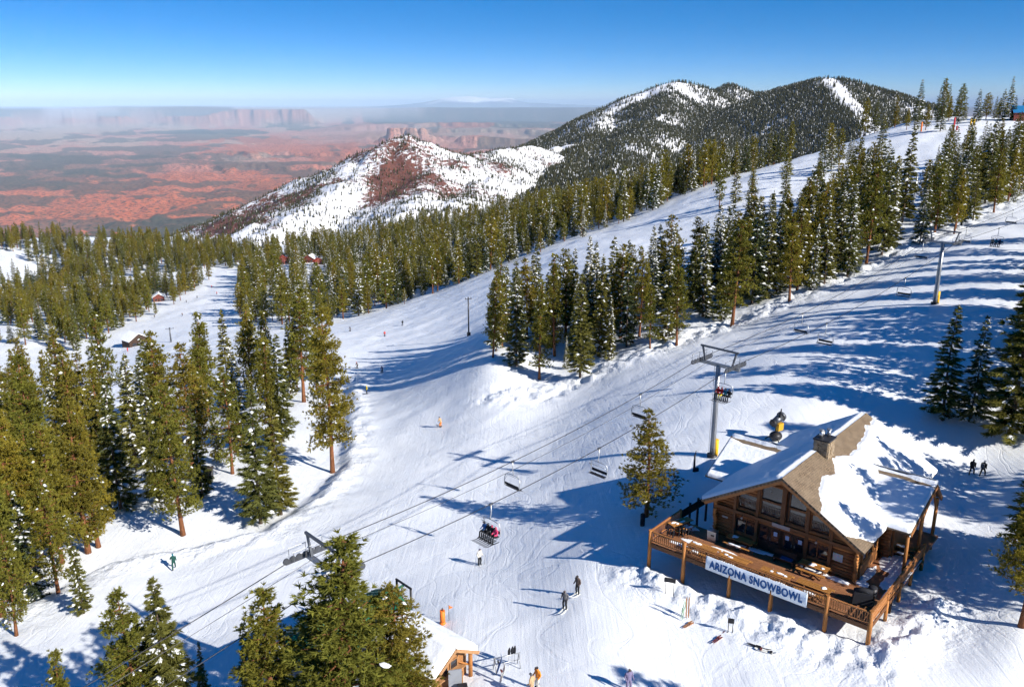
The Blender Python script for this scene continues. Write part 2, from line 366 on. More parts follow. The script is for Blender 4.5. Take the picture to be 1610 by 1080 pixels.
# ============================================================ mountains: ridge lines with flanks
def ridge_field(x, y, ridges, k, soft=25.0):
    """height = highest of (ridge - k * distance) with a soft crest"""
    best = np.full(x.shape, -1e5)
    for pts in ridges:
        for (a, b) in zip(pts[:-1], pts[1:]):
            vx, vy = b[0] - a[0], b[1] - a[1]; L2 = vx * vx + vy * vy
            t = np.clip(((x - a[0]) * vx + (y - a[1]) * vy) / L2, 0, 1)
            d = np.hypot(x - a[0] - t * vx, y - a[1] - t * vy)
            h = a[2] + t * (b[2] - a[2]) - k * (np.sqrt(d * d + soft * soft) - soft)
            best = np.maximum(best, h)
    return best
def px(l): return [at_depth(u, v, zc) for u, v, zc in l]
R_MAIN = [px([(770, 262, 2450), (830, 240, 2600), (880, 217, 2700), (950, 184, 2850), (1010, 152, 2950), (1060, 132, 3000), (1095, 137, 3050), (1125, 147, 3100), (1150, 139, 3150), (1185, 149, 3200), (1215, 147, 3050), (1260, 130, 2700), (1300, 122, 2600), (1340, 129, 2550), (1400, 145, 2500), (1450, 163, 2400), (1520, 185, 2300), (1640, 215, 2150)]),
          px([(1300, 122, 2600), (1322, 140, 2450), (1345, 165, 2250), (1362, 190, 2050), (1385, 225, 1850), (1400, 260, 1600)]),
          px([(1060, 132, 3000), (1035, 180, 2600), (1005, 215, 2250), (960, 265, 1750), (900, 305, 1350)]),
          px([(1185, 149, 3200), (1150, 195, 2600), (1105, 235, 2050), (1060, 280, 1550)]),
          px([(950, 184, 2850), (920, 230, 2300), (880, 280, 1750)])]
R_HILL = [px([(640, 222, 1750), (600, 248, 1680), (560, 275, 1600), (480, 325, 1450), (390, 384, 1290), (350, 410, 1180)]),
          px([(600, 243, 1900), (540, 277, 1850), (470, 307, 1760), (400, 337, 1650), (330, 368, 1550), (270, 395, 1450)]),
          px([(640, 222, 1750), (690, 233, 1800), (740, 242, 1860), (800, 238, 1960), (850, 234, 2120), (900, 230, 2300)]),
          px([(770, 241, 1900), (745, 285, 1620), (715, 330, 1360)]),
          px([(690, 233, 1800), (668, 280, 1560), (640, 335, 1300)])]
def polar_patch(a0, a1, na, r0, r1, nr, zf):
    az = np.radians(np.linspace(a0, a1, na)); r = np.exp(np.linspace(math.log(r0), math.log(r1), nr))
    X = (r[:, None] * np.sin(az)[None]).ravel(); Y = (r[:, None] * np.cos(az)[None]).ravel()
    return X, Y, zf(X, Y), grid_faces(nr, na)[:, ::-1]
def mount_z(x, y):
    h = ridge_field(x, y, R_MAIN, 0.44, 30)
    g = fbm(x * 0.0045, y * 0.0045, 41, 5); g2 = np.abs(fbm(x * 0.0028 + 3, y * 0.0028, 47, 4) - 0.5)
    return h - 24 + g * 30 + g2 * 60
def hill_z(x, y):
    h = ridge_field(x, y, R_HILL, 0.40, 16)
    g = fbm(x * 0.008, y * 0.008, 61, 5); g2 = np.abs(fbm(x * 0.011, y * 0.011, 63, 4) - 0.5) * 2
    return h - 14 + g * 18 + g2 * 22
def slope_mat(name, kind):
    t = NT(name)
    f1 = t.noise(t.pos((1, 1, 1)), 0.012, 5, 0.62); f2 = t.noise(t.pos((1, 1, 1)), 0.05, 4, 0.6)
    snow = t.ramp(f2, [(0.3, (0.80, 0.82, 0.86)), (0.7, (0.90, 0.91, 0.93))])
    bare = t.attr('bare').outputs['Fac']
    f3 = t.noise(t.pos((1, 1, 1)), 0.11, 5, 0.75)
    if kind == 'hill':
        rock = t.ramp(f3, [(0.3, (0.085, 0.042, 0.036)), (0.7, (0.19, 0.078, 0.060))])
    else:
        rock = t.ramp(f3, [(0.3, (0.10, 0.085, 0.07)), (0.7, (0.19, 0.16, 0.13))])
    m = t.ramp(t.math('ADD', t.math('MULTIPLY', bare, 1.0), t.math('MULTIPLY', t.math('SUBTRACT', f3, 0.5), 1.3)), [(0.42, 0.0), (0.56, 1.0)])
    c = t.mix(m, snow, rock)
    t.bsdf(c, 0.8, 0, t.bump(t.noise(t.pos((1, 1, 1)), 0.06, 6, 0.65), 0.6, 6.0), 0.1); return t.m
slope_mat('hill_slope', 'hill'); slope_mat('mountain_slope', 'mountain')
def mdens(x, y, z):
    a = fbm(x * 0.0042, y * 0.0042, 77, 4); st = fbm(x * 0.010 + y * 0.004, y * 0.0016, 83, 3)
    d = 0.07 + sstep(0.37, 0.56, a) * 0.75 + sstep(0.45, 0.62, st) * 0.5
    d = d + 0.35 * (1 - sstep(-120, 20, z))
    r, s, al = seg_dist(x, y, [p[:2] for p in R_MAIN[1]]); d = d * sstep(8, 45, r)       # open snow on the sunny spur
    r, s, al = seg_dist(x, y, [p[:2] for p in R_MAIN[0][3:7]]); d = d * (0.38 + 0.62 * sstep(40, 160, r))
    return np.clip(d, 0.03, 1)
X, Y, Z, Fc = polar_patch(-2, 40, 300, 1000, 4200, 200, mount_z)
mm = np_mesh('mountain', np.stack([X, Y, Z], 1), Fc, 'mountain_slope', True)
set_attr(mm, 'bare', 0.10 + 0.34 * mdens(X, Y, Z) + 0.35 * (fbm(X * 0.02, Y * 0.02, 79, 4) - 0.5))
mountain = inst('mountain', mm); tag(mountain, kind='structure')
X, Y, Z, Fc = polar_patch(-30, 8, 290, 950, 2600, 190, hill_z)
hm = np_mesh('cinder_hill', np.stack([X, Y, Z], 1), Fc, 'hill_slope', True)
def surf_at(u, v, zf, r0, r1):
    d = ray(u, v); h = math.hypot(d[0], d[1]); r = np.linspace(r0, r1, 900); x = d[0] / h * r; y = d[1] / h * r
    e = zf(x, y) - d[2] / h * r; k = int(np.argmax(e > 0)); return np.array([x[k], y[k], zf(x[k:k + 1], y[k:k + 1])[0]])
bare = 0.265 + 1.25 * (fbm(X * 0.006, Y * 0.006, 87, 4) - 0.5)
for (u, v), (ru, rv), amt in [((622, 268), (24, 22), 0.36), ((606, 292), (34, 24), 0.34), ((585, 318), (34, 18), 0.28), ((650, 322), (24, 10), .16), ((445, 318), (50, 16), 0.5), ((390, 342), (56, 18), .55), ((335, 362), (44, 14), 0.55), ((490, 318), (36, 18), .36), ((540, 290), (26, 10), .3), ((430, 352), (40, 10), .3), ((705, 305), (26, 14), 0.12), ((500, 300), (30, 10), .24)]:
    az0 = math.atan2(*ray(u, v)[:2]); 
    az = np.arctan2(X, Y); el = Z / np.hypot(X, Y); el0 = ray(u, v)[2] / math.hypot(*ray(u, v)[:2])
    e = ((az - az0) * FPX / ru) ** 2 + ((el - el0) * FPX / rv) ** 2
    bare = bare + 0.85 * amt * np.exp(-e ** 1.5) * (0.75 + 0.5 * fbm(X * 0.012, Y * 0.012, 91, 3))
set_attr(hm, 'bare', bare)
cinder_hill = inst('cinder_hill', hm); tag(cinder_hill, kind='structure')

# ============================================================ the desert far below, its mesas and the far snowy range
PLAIN = -900.0
def vline(z, v):                                      # distance at which height z appears at image row v
    b = (v - CY) / FPX; return z / ((-sP - b * cP) / (cP - b * sP))
def uaz(u): return math.atan2((u - CX) / FPX, cP + 0.28 * sP)
_dr = np.array([2500, 3200, 4000.] + [vline(PLAIN, v) for v in np.linspace(420, 178, 300)] + [vline(PLAIN, v) for v in np.linspace(177.6, 172, 30)] + [140000.]); _da = np.radians(np.concatenate([np.linspace(-48, -33, 30)[:-1], np.linspace(-33, 12, 640), np.linspace(12, 48, 50)[1:]]))
DX = (_dr[:, None] * np.sin(_da)[None]).ravel(); DY = (_dr[:, None] * np.cos(_da)[None]).ravel()
DR = np.hypot(DX, DY); DA = np.arctan2(DX, DY); DU = CX + np.tan(DA) * FPX * (cP + 0.26 * sP)
DV = CY + FPX * (((-PLAIN) / DR * cP - sP) / (cP + (-PLAIN) / DR * sP))               # image row of the plain: used as a map coordinate
lr = np.log(DR)
def dn(su, sv, seed, octv=5): return fbm(DU / su, DV / sv, seed, octv)                # land cover drawn on the plain's own chart
DZ = np.full(len(DX), PLAIN)
wob = (dn(60, 40, 5, 5) - 0.5)
# long cliff line, about 40 km out, ending in a point on the right
edge = 40000 * np.exp((dn(60, 900, 11, 4) - 0.5) * 0.34 + (dn(8, 900, 13, 3) - 0.5) * 0.035)
top_r = 1 - sstep(480, 512, DU + (dn(9, 900, 17, 2) - 0.5) * 16)
prof = 0.62 * np.clip(np.log(DR / edge) / 0.14, 0, 1) ** 1.4 + 0.38 * sstep(0.14, 0.155, np.log(DR / edge))
DZ = DZ + top_r * prof * (370 + 280 * sstep(310, 380, DU + 30 * wob) + 60 * (dn(120, 900, 19, 3) - 0.5))
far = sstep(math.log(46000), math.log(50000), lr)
DZ = np.maximum(DZ, PLAIN + far * (650 + 110 * (dn(200, 900, 23, 3) - 0.4) + 70 * sstep(60, 230, DU) * (1 - sstep(300, 400, DU))))
# dark forested plateaus stepping up on the right
for r0, u0, u1, hgt, w in [(21500, 560, 1010, 110, .05), (25500, 640, 1010, 190, .05), (31000, 520, 1000, 210, .05), (17500, 505, 760, 60, .04), (12800, 250, 720, 70, .05), (15500, 300, 800, 75, .04)]:
    e = r0 * np.exp((dn(40, 600, int(r0) % 97, 4) - 0.5) * 0.24)
    m = sstep(0, w, np.log(DR / e)) * sstep(u0 - 40, u0 + 60, DU + 40 * wob) * (1 - sstep(u1, u1 + 60, DU))
    DZ = DZ + 0.62 * m * hgt * (1 - 0.85 * sstep(0.20, 0.30, np.log(DR / e)))
# the butte with a flat top
bu = ((DU - 640) / 50) ** 2 + (np.log(DR / 20000) / 0.055) ** 2 + (dn(14, 40, 31, 4) - 0.5) * 1.1
DZ = DZ + 330 * (0.55 * (1 - sstep(0.15, 1.7, bu)) + 0.45 * (1 - sstep(0.28, 0.42, bu)))
bu2 = ((DU - 790) / 80) ** 2 + (np.log(DR / 19500) / 0.05) ** 2 + (dn(14, 30, 33, 4) - 0.5) * 1.4
DZ = DZ + 150 * (1 - sstep(0.2, 1.5, bu2))
# rolling red badlands
near = 1 - sstep(9000, 22000, DR)
DZ = DZ + near * ((dn(60, 12, 37, 5) - 0.5) * 80 - np.abs(dn(24, 8, 39, 5) - 0.5) * 40 * sstep(.4, .6, dn(80, 20, 45, 3)))
DZ = DZ + (dn(22, 5, 43, 5) - 0.5) * 36
red = np.array([0.55, 0.165, 0.075]); pink = np.array([0.52, 0.26, 0.20]); dark = np.array([0.068, 0.074, 0.052]); tan = np.array([0.48, 0.36, 0.28]); brown = np.array([0.22, 0.12, 0.085])
def blend(c, k, f): f = np.clip(f, 0, 1)[:, None]; return c * (1 - f) + np.asarray(k)[None] * f
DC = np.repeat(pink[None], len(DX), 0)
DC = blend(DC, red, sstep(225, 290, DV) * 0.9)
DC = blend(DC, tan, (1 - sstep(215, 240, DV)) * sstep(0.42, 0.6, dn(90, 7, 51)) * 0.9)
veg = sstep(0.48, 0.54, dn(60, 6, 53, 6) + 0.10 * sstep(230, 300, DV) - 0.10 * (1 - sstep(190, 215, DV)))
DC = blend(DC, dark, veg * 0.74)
for (u, v), (ru, rv), c, amt in [((150, 250), (190, 16), dark, .6), ((60, 268), (150, 16), dark, .6), ((450, 232), (150, 18), red, .75), ((560, 215), (110, 18), pink, .7), ((215, 312), (95, 17), red, 1.), ((100, 310), (80, 14), red, .65),
                                 ((330, 272), (120, 9), red, .85), ((270, 345), (230, 16), dark, .9), ((50, 335), (110, 14), brown, .7), ((430, 285), (90, 8), red, .7), ((60, 205), (110, 9), tan, .9), ((190, 196), (190, 8), tan, .8),
                                 ((330, 206), (120, 4), dark, .85), ((700, 196), (170, 8), dark, .85), ((880, 187), (130, 8), dark, .85), ((840, 200), (130, 14), dark, .6), ((60, 236), (90, 5), dark, .7), ((640, 216), (70, 14), np.array([0.42, 0.24, 0.16]), .8),
                                 ((790, 218), (90, 10), tan, .6), ((400, 250), (70, 5), tan, .5), ((620, 250), (140, 16), red, .6), ((735, 205), (50, 5), red, .6)]:
    e = ((DU - u) / ru) ** 2 + ((DV - v) / rv) ** 2 + (dn(26, 5, int(u + v) % 89, 6) - 0.5) * 2.6
    DC = blend(DC, c, (1 - sstep(0.6, 0.95, e)) * amt)
cl = top_r * sstep(0.02, 0.12, np.log(DR / edge)) * (1 - sstep(0.155, 0.17, np.log(DR / edge)))
DC = blend(DC, (0.46, 0.22, 0.16), cl * 0.9)
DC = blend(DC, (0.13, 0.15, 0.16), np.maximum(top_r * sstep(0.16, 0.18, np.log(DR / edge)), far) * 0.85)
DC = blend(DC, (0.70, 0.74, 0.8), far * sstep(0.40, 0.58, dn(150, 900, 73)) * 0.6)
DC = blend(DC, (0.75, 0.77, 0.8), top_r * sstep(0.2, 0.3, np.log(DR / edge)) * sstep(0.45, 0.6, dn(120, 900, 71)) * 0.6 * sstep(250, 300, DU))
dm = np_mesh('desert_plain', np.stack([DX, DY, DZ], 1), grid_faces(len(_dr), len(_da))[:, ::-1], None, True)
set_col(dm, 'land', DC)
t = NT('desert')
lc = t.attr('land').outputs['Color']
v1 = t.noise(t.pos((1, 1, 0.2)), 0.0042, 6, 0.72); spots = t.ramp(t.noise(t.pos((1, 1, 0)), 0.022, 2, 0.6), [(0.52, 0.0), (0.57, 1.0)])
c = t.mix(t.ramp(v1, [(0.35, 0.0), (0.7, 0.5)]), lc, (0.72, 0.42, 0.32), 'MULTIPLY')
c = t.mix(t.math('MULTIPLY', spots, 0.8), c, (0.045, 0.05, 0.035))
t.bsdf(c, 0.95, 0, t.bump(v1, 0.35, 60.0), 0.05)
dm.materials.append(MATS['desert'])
desert = inst('desert_plain', dm); tag(desert, kind='structure')
# far snowy range on the horizon
def range_z(x, y):
    u = CX + x / y * FPX * (cP + 0.28 * sP); r = np.hypot(x, y)
    top = np.interp(u, [300, 480, 560, 620, 665, 690, 712, 740, 770, 800, 830, 880, 960, 1100], [176, 174, 171, 166, 162, 158, 154, 152, 156, 154, 162, 164, 168, 172])
    b = (top - CY) / FPX; zt = r * (-sP - b * cP) / (cP - b * sP)
    n = (fbm(x / 2500, y / 2500, 101, 5) - 0.5) * 240
    m = np.exp(-(np.log(r / 66000) / 0.09) ** 2)
    return -800 + (zt + 800 + n * m) * m
X, Y, Z, Fc = polar_patch(-22, 16, 300, 54000, 80000, 60, range_z)
rm = np_mesh('far_range', np.stack([X, Y, Z], 1), Fc, None, True)
set_attr(rm, 'bare', 1 - sstep(120, 330, Z + (fbm(X / 1500, Y / 1500, 111, 4) - 0.5) * 500))
t = NT('far_range'); b = t.attr('bare').outputs['Fac']
t.bsdf(t.mix(b, (0.66, 0.72, 0.80), (0.20, 0.27, 0.36)), 0.9); rm.materials.append(MATS['far_range'])  # distance haze is put into these colours: dulled snow, blue-grey bare slopes
far_range = inst('far_range', rm); tag(far_range, kind='structure')
# ------------------------------------------------------------ the air between
HZ = 800.0
t = NT('haze'); pv = t.n('ShaderNodeVolumePrincipled'); pv.inputs['Color'].default_value = (0.54, 0.74, 1.0, 1); pv.inputs['Density'].default_value = 1.0 / 58000
pv.inputs['Anisotropy'].default_value = -0.3
pv.inputs['Density Attribute'].default_value = ''; pv.inputs['Temperature Attribute'].default_value = ''
t.m.cycles.homogeneous_volume = True
t.l(pv.outputs[0], t.out.inputs['Volume'])
hz = MB().box((0, 30000, (HZ - 1400) / 2), (420000, 330000, HZ + 1400)).obj('haze', 'haze'); tag(hz, kind='stuff', label='thin blue haze in the air over the desert')
# ============================================================ the log lodge
wood('log_wood', (0.30, 0.118, 0.038), 'x'); wood('log_wood_side', (0.34, 0.14, 0.045), 'y'); wood('post_wood', (0.46, 0.19, 0.052), 'z'); wood('rail_wood', (0.40, 0.165, 0.052), 'x'); wood('trim_wood', (0.17, 0.072, 0.028), 'x')
wood('deck_wood', (0.32, 0.145, 0.07), 'x', 0.55); wood('table_wood', (0.44, 0.20, 0.055), 'x', 0.5); wood('dark_wood', (0.055, 0.032, 0.022), 'x')
plain('dark_metal', (0.035, 0.035, 0.04), 0.45, 0.4); plain('steel', (0.33, 0.35, 0.38), 0.4, 0.75, 0.15); plain('black_cloth', (0.014, 0.015, 0.02), 0.8); plain('yellow_pad', (0.80, 0.46, 0.02), 0.6)
plain('white_paint', (0.78, 0.79, 0.80), 0.5); plain('flue_metal', (0.50, 0.51, 0.53), 0.3, 0.9)
plain('notice_paper', (0.42, 0.55, 0.75), 0.7, var=0.3, scale=14); plain('gallery_paint', (0.16, 0.125, 0.095), 0.6); plain('sign_board', (0.40, 0.36, 0.34), 0.6)
t = NT('poster_print'); vo = t.n('ShaderNodeTexVoronoi'); vo.inputs['Scale'].default_value = 9; t.l(t.coord(), vo.inputs['Vector'])
t.bsdf(t.mix(0.75, vo.outputs['Color'], (0.45, 0.48, 0.52)), 0.6)
t = NT('window_glass'); t.bsdf(t.ramp(t.noise(t.coord(), 1.3, 3), [(0.3, (0.008, 0.010, 0.016)), (0.7, (0.022, 0.026, 0.036))]), 0.06, 0, None, 0.8)
t = NT('shingles')
bk = t.n('ShaderNodeTexBrick'); bk.inputs['Scale'].default_value = 1.0; bk.inputs['Mortar Size'].default_value = 0.012; bk.inputs['Brick Width'].default_value = 0.34; bk.inputs['Row Height'].default_value = 0.17
bk.inputs['Color1'].default_value = (0.21, 0.155, 0.105, 1); bk.inputs['Color2'].default_value = (0.145, 0.108, 0.075, 1); bk.inputs['Mortar'].default_value = (0.06, 0.045, 0.032, 1)
uvn = t.n('ShaderNodeUVMap'); t.l(uvn.outputs[0], bk.inputs['Vector'])
nz = t.noise(t.coord(), 1.2, 4, 0.6)
cc = t.mix(t.ramp(nz, [(0.35, 0.0), (0.75, 0.45)]), bk.outputs['Color'], (0.27, 0.215, 0.155))
t.bsdf(cc, 0.9, 0, t.bump(bk.outputs['Fac'], -0.6, 0.03), 0.1)
t = NT('stone'); vo = t.noise(t.pos((1, 1, 1)), 3.0, 4); oi = t.n('ShaderNodeObjectInfo')
t.bsdf(t.ramp(vo, [(0.3, (0.16, 0.115, 0.075)), (0.5, (0.33, 0.25, 0.16)), (0.72, (0.23, 0.20, 0.17))]), 0.9, 0, t.bump(vo, 0.5, 0.05))
lodge = empty('log_lodge', (LA[0], LA[1], DECK), LANG, 'log lodge with snowy gabled roof, stone chimney and glazed front above its deck', 'lodge')
WX0, WX1, WY0, WY1 = 3.3, 14.85, 4.95, 21.6; RX, RZ, RK = 9.08, 7.15, 0.60      # walls, ridge line x and z, roof slope
def part(name, mb, mat, parent=None, **kw): return mb.obj(name, mat, parent or lodge, **kw)
def roof_top(x): return RZ - RK * abs(x - RX)
# --- walls: a dark core with round logs laid proud of it
def log_mesh(L, r=0.15): 
    key = ('log', round(L, 2), r)
    if key not in PROTO_L: PROTO_L[key] = MB().tube([(-L / 2, 0, 0), (L / 2, 0, 0)], r, 8).mesh('log', 'log_wood')
    return PROTO_L[key]
PROTO_L = {}
STEP = 0.265
front = part('front_wall', MB().prism([(WX0, WY0 + .16, -2.2), (WX1, WY0 + .16, -2.2), (WX1, WY0 + .16, 3.45), (RX, WY0 + .16, 6.9), (WX0, WY0 + .16, 3.45)], (0, .12, 0)), 'dark_wood')
OPEN = [(5.0, 6.85, 0.75, 2.05), (7.0, 8.85, 0.0, 2.2), (9.0, 10.85, 0.0, 2.2), (10.95, 12.7, 0.75, 2.05),
        (5.1, 6.7, 2.95, 4.1), (7.05, 8.75, 2.95, 5.6), (9.05, 10.7, 2.95, 5.6), (11.05, 12.6, 2.9, 4.1)]
z = 0.13
while z < 6.6:
    half = min(1e9, (RZ - 0.35 - z - 0.14) / RK); a, b = max(WX0, RX - half), min(WX1, RX + half)
    spans = [(a, b)]
    for (x0, x1, z0, z1) in OPEN:
        if z0 - 0.05 < z < z1 + 0.05:
            ns = []
            for (s, e) in spans:
                if x1 <= s or x0 >= e: ns.append((s, e))
                else:
                    if x0 - s > 0.15: ns.append((s, x0))
                    if e - x1 > 0.15: ns.append((x1, e))
            spans = ns
    for (s, e) in spans:
        if e - s > 0.2: inst('log', log_mesh(e - s), front, ((s + e) / 2, WY0 + 0.08, z))
    z += STEP
def side_wall(name, x, y0, y1, z1, mat='log_wood_side', face=1):
    w = part(name, MB().box((x - face * 0.16, (y0 + y1) / 2, (z1 - 2.2) / 2), (0.12, y1 - y0 - 0.02, z1 + 2.2)), 'dark_wood')
    m = MB().tube([(0, -(y1 - y0) / 2, 0), (0, (y1 - y0) / 2, 0)], 0.15, 8).mesh('log', mat); z = 0.02
    while z < z1 - 0.1:
        inst('log', m, w, (x - face * 0.05, (y0 + y1) / 2, z)); z += STEP
    return w
rw = side_wall('right_wall', WX1, WY0 + 0.25, 9.6, 3.3); lw = side_wall('left_wall', WX0, WY0 + 0.25, WY1, 3.3, face=-1)
rw2 = side_wall('wing_wall', 15.75, 10.45, 16.7, 3.0)
wf = part('wing_front_wall', MB().box((15.2, 10.3, 0.6), (0.9, 0.2, 5.4)), 'dark_wood')
for k in range(12): inst('log', log_mesh(0.9), wf, (15.2, 10.18, 0.02 + k * STEP))
lwf = part('left_wing_wall', MB().box((2.0, 11.0, 0.2), (2.6, 0.2, 4.4)), 'dark_wood')
for k in range(9): inst('log', log_mesh(2.6), lwf, (2.0, 10.88, 0.02 + k * STEP))
part('left_wing_end_wall', MB().prism([(0.7, 11.05, -2.5), (0.7, 17.5, -2.5), (0.7, 17.5, 2.7), (0.7, 14.3, 4.4), (0.7, 11.05, 2.7)], (0.16, 0, 0)), 'log_wood_side')
part('back_wall', MB().prism([(WX0, WY1, -2), (WX1, WY1, -2), (WX1, WY1, 3.3), (RX, WY1, 6.7), (WX0, WY1, 3.3)], (0, 0.2, 0)), 'log_wood')
part('right_wing_end_wall', MB().prism([(15.75, 10.4, -2), (15.75, 16.7, -2), (15.75, 16.7, 3.2), (15.75, 14.7, 4.75), (15.75, 10.4, 3.4)], (0.1, 0, 0)), 'log_wood_side')
# crossing log ends at the two front corners
for cx, sgn in ((WX0, -1), (WX1, 1)):
    st = part('corner_logs', MB().tube([(cx, WY0 - 0.12, -2.3), (cx, WY0 - 0.12, -0.05)], 0.2, 8), 'post_wood')
    rr = random.Random(4)
    for k in range(12):
        L = rr.uniform(0.32, 0.56); inst('log_end', MB().tube([(0, 0, 0), (0, -L, 0)], 0.135, 8).mesh('log_end', 'post_wood'), st, (cx + sgn * 0.02, WY0 + 0.1, 0.13 + k * STEP))
# --- windows and doors
def window(x0, x1, z0, z1, y=WY0, mull=1, poly=None, name='window', rail=False):
    w = part(name, (MB().prism(poly, (0, 0.03, 0)) if poly else MB().box(((x0 + x1) / 2, y + 0.10, (z0 + z1) / 2), (x1 - x0, 0.03, z1 - z0))), 'window_glass')
    f = MB(); top = (lambda x: z1) if not poly else (lambda x: np.interp(x, [poly[3][0], poly[2][0]], [poly[3][2], poly[2][2]]))
    f.bar((x0, y + .04, z0), (x1, y + .04, z0), .16, .12)
    f.bar((x0, y + .05, float(top(x0))), (x1, y + .05, float(top(x1))), .13, .1)
    for i in range(mull + 1): xx = x0 + (x1 - x0) * i / mull; f.bar((xx, y + .05, z0), (xx, y + .05, float(top(xx))), .09, .09)
    f.obj('frame', 'trim_wood', w)
    return w
window(5.0, 6.85, 0.75, 2.05, mull=2); window(10.95, 12.7, 0.75, 2.05, mull=2)
def upper(x0, x1, z0, zt0, zt1, transom=None):
    w = window(x0, x1, z0, max(zt0, zt1), poly=[(x0, WY0 + .1, z0), (x1, WY0 + .1, z0), (x1, WY0 + .1, zt1), (x0, WY0 + .1, zt0)])
    if transom: MB().bar((x0, WY0 + .03, transom), (x1, WY0 + .03, transom), .15, .16).obj('transom', 'trim_wood', w)
    # the gallery railing seen behind the glass
    g = MB()
    for k in range(12): xx = x0 + 0.1 + (x1 - x0 - .2) * k / 11; g.box((xx, WY0 + .075, z0 + 0.62), (.055, .012, .42))
    g.box(((x0 + x1) / 2, WY0 + .075, z0 + .86), (x1 - x0 - .1, .012, .05)); g.obj('gallery_railing', 'gallery_paint', w)
    return w
zt = lambda x: RZ - 0.62 - RK * abs(x - RX)
upper(5.1, 6.7, 2.95, zt(5.1), zt(6.7)); upper(7.05, 8.75, 2.95, zt(7.05), zt(8.75), 4.25); upper(9.05 + .3, 10.9, 2.95, zt(9.35), zt(10.9), 4.25); upper(11.15, 12.75, 2.9, zt(11.15), zt(12.75))
for x0, x1 in ((7.0, 8.85), (9.0, 10.85)):
    for k in range(2):
        a = x0 + (x1 - x0) * k / 2; b = a + (x1 - x0) / 2
        d = part('door', MB().box(((a + b) / 2, WY0 + .08, 1.06), (b - a - .03, .07, 2.1)), 'dark_wood')
        MB().box(((a + b) / 2, WY0 + .035, 1.35), (b - a - .3, .015, 1.2)).obj('pane', 'window_glass', d)
        MB().tube([(b - .12 if k == 0 else a + .12, WY0 - .01, .95), (b - .12 if k == 0 else a + .12, WY0 - .01, 1.2)], .018, 6).obj('handle', 'steel', d)
        if (x0 > 8.9) or k == 1:
            MB().box(((a + b) / 2 + (.06 if k else -.05), WY0 + .022, 1.62), (.30, .008, .36)).obj('notice', 'notice_paper', d)
# heavy posts and beams of the glazed gable
for x, zz in ((4.95, 3.9), (6.88, 5.1), (8.98, 6.35), (10.98, 5.1), (12.85, 3.9)): part('gable_post', MB().box((x, WY0 - .10, (zz + .0) / 2 + (0 if x != 8.98 else 1.35)), (.24 if x != 8.98 else .34, .26, zz - (0 if x != 8.98 else 2.7))), 'trim_wood')
part('tie_beam', MB().bar((WX0 - .1, WY0 - .13, 2.6), (WX1 + .1, WY0 - .13, 2.6), .3, .26), 'trim_wood')
for s in (-1, 1): part('barge_rafter', MB().bar((RX + s * .02, 3.72, RZ - .30), (RX + s * 6.35, 3.72, RZ - .30 - RK * 6.35), .14, .34), 'rail_wood')
for s in (-1, 1):
    for k in range(5):
        x = RX + s * (0.6 + 1.35 * k); part('purlin', MB().tube([(x, 3.85, roof_top(x) - .38), (x, WY0 + .2, roof_top(x) - .38)], .11, 7), 'post_wood')
part('entrance_sign', MB().box((8.95, WY0 - .29, 2.58), (1.45, .05, .30)), 'sign_board')
def text(body, size, mat, parent, loc, rot, name='lettering', align='CENTER', extr=0.004, sx=1.0, bold=0.0):
    cu = bpy.data.curves.new(name, 'FONT'); cu.body = body; cu.size = size; cu.align_x = align; cu.align_y = 'CENTER'; cu.extrude = extr; cu.space_character = 1.10; cu.offset = bold
    o = bpy.data.objects.new('tmp_text', cu); COL.objects.link(o); dg = bpy.context.evaluated_depsgraph_get()
    me = bpy.data.meshes.new_from_object(o.evaluated_get(dg)); bpy.data.objects.remove(o); me.materials.clear(); me.materials.append(MATS[mat])
    if bold:                                          # heavier strokes
        bm = bmesh.new(); bm.from_mesh(me); n0 = list(bm.verts) + list(bm.faces)
        for dx, dy in ((.024, .010), (-.012, -.010)):
            r_ = bmesh.ops.duplicate(bm, geom=n0); bmesh.ops.translate(bm, vec=(dx, dy, dx * .05), verts=[v for v in r_['geom'] if isinstance(v, bmesh.types.BMVert)])
        bm.to_mesh(me); bm.free()
    q = inst(name, me, parent, loc, rot, (sx, 1, 1)); return q
for x in (5.75, 11.85):
    lp = part('wall_lamp', MB().tube([(x, WY0 - .22, 2.45), (x, WY0 - .45, 2.55), (x, WY0 - .48, 2.4)], .03, 6), 'dark_metal')
    MB().sphere((x, WY0 - .48, 2.32), .10, 8, 5).obj('lamp_shade', 'flue_metal', lp)
ps = part('poster', MB().box((13.45, WY0 - .085, 1.5), (.75, .02, .62)), 'poster_print')
part('wall_sign', MB().box((4.1, WY0 - .085, 1.72), (.5, .02, .16)), 'sign_board')
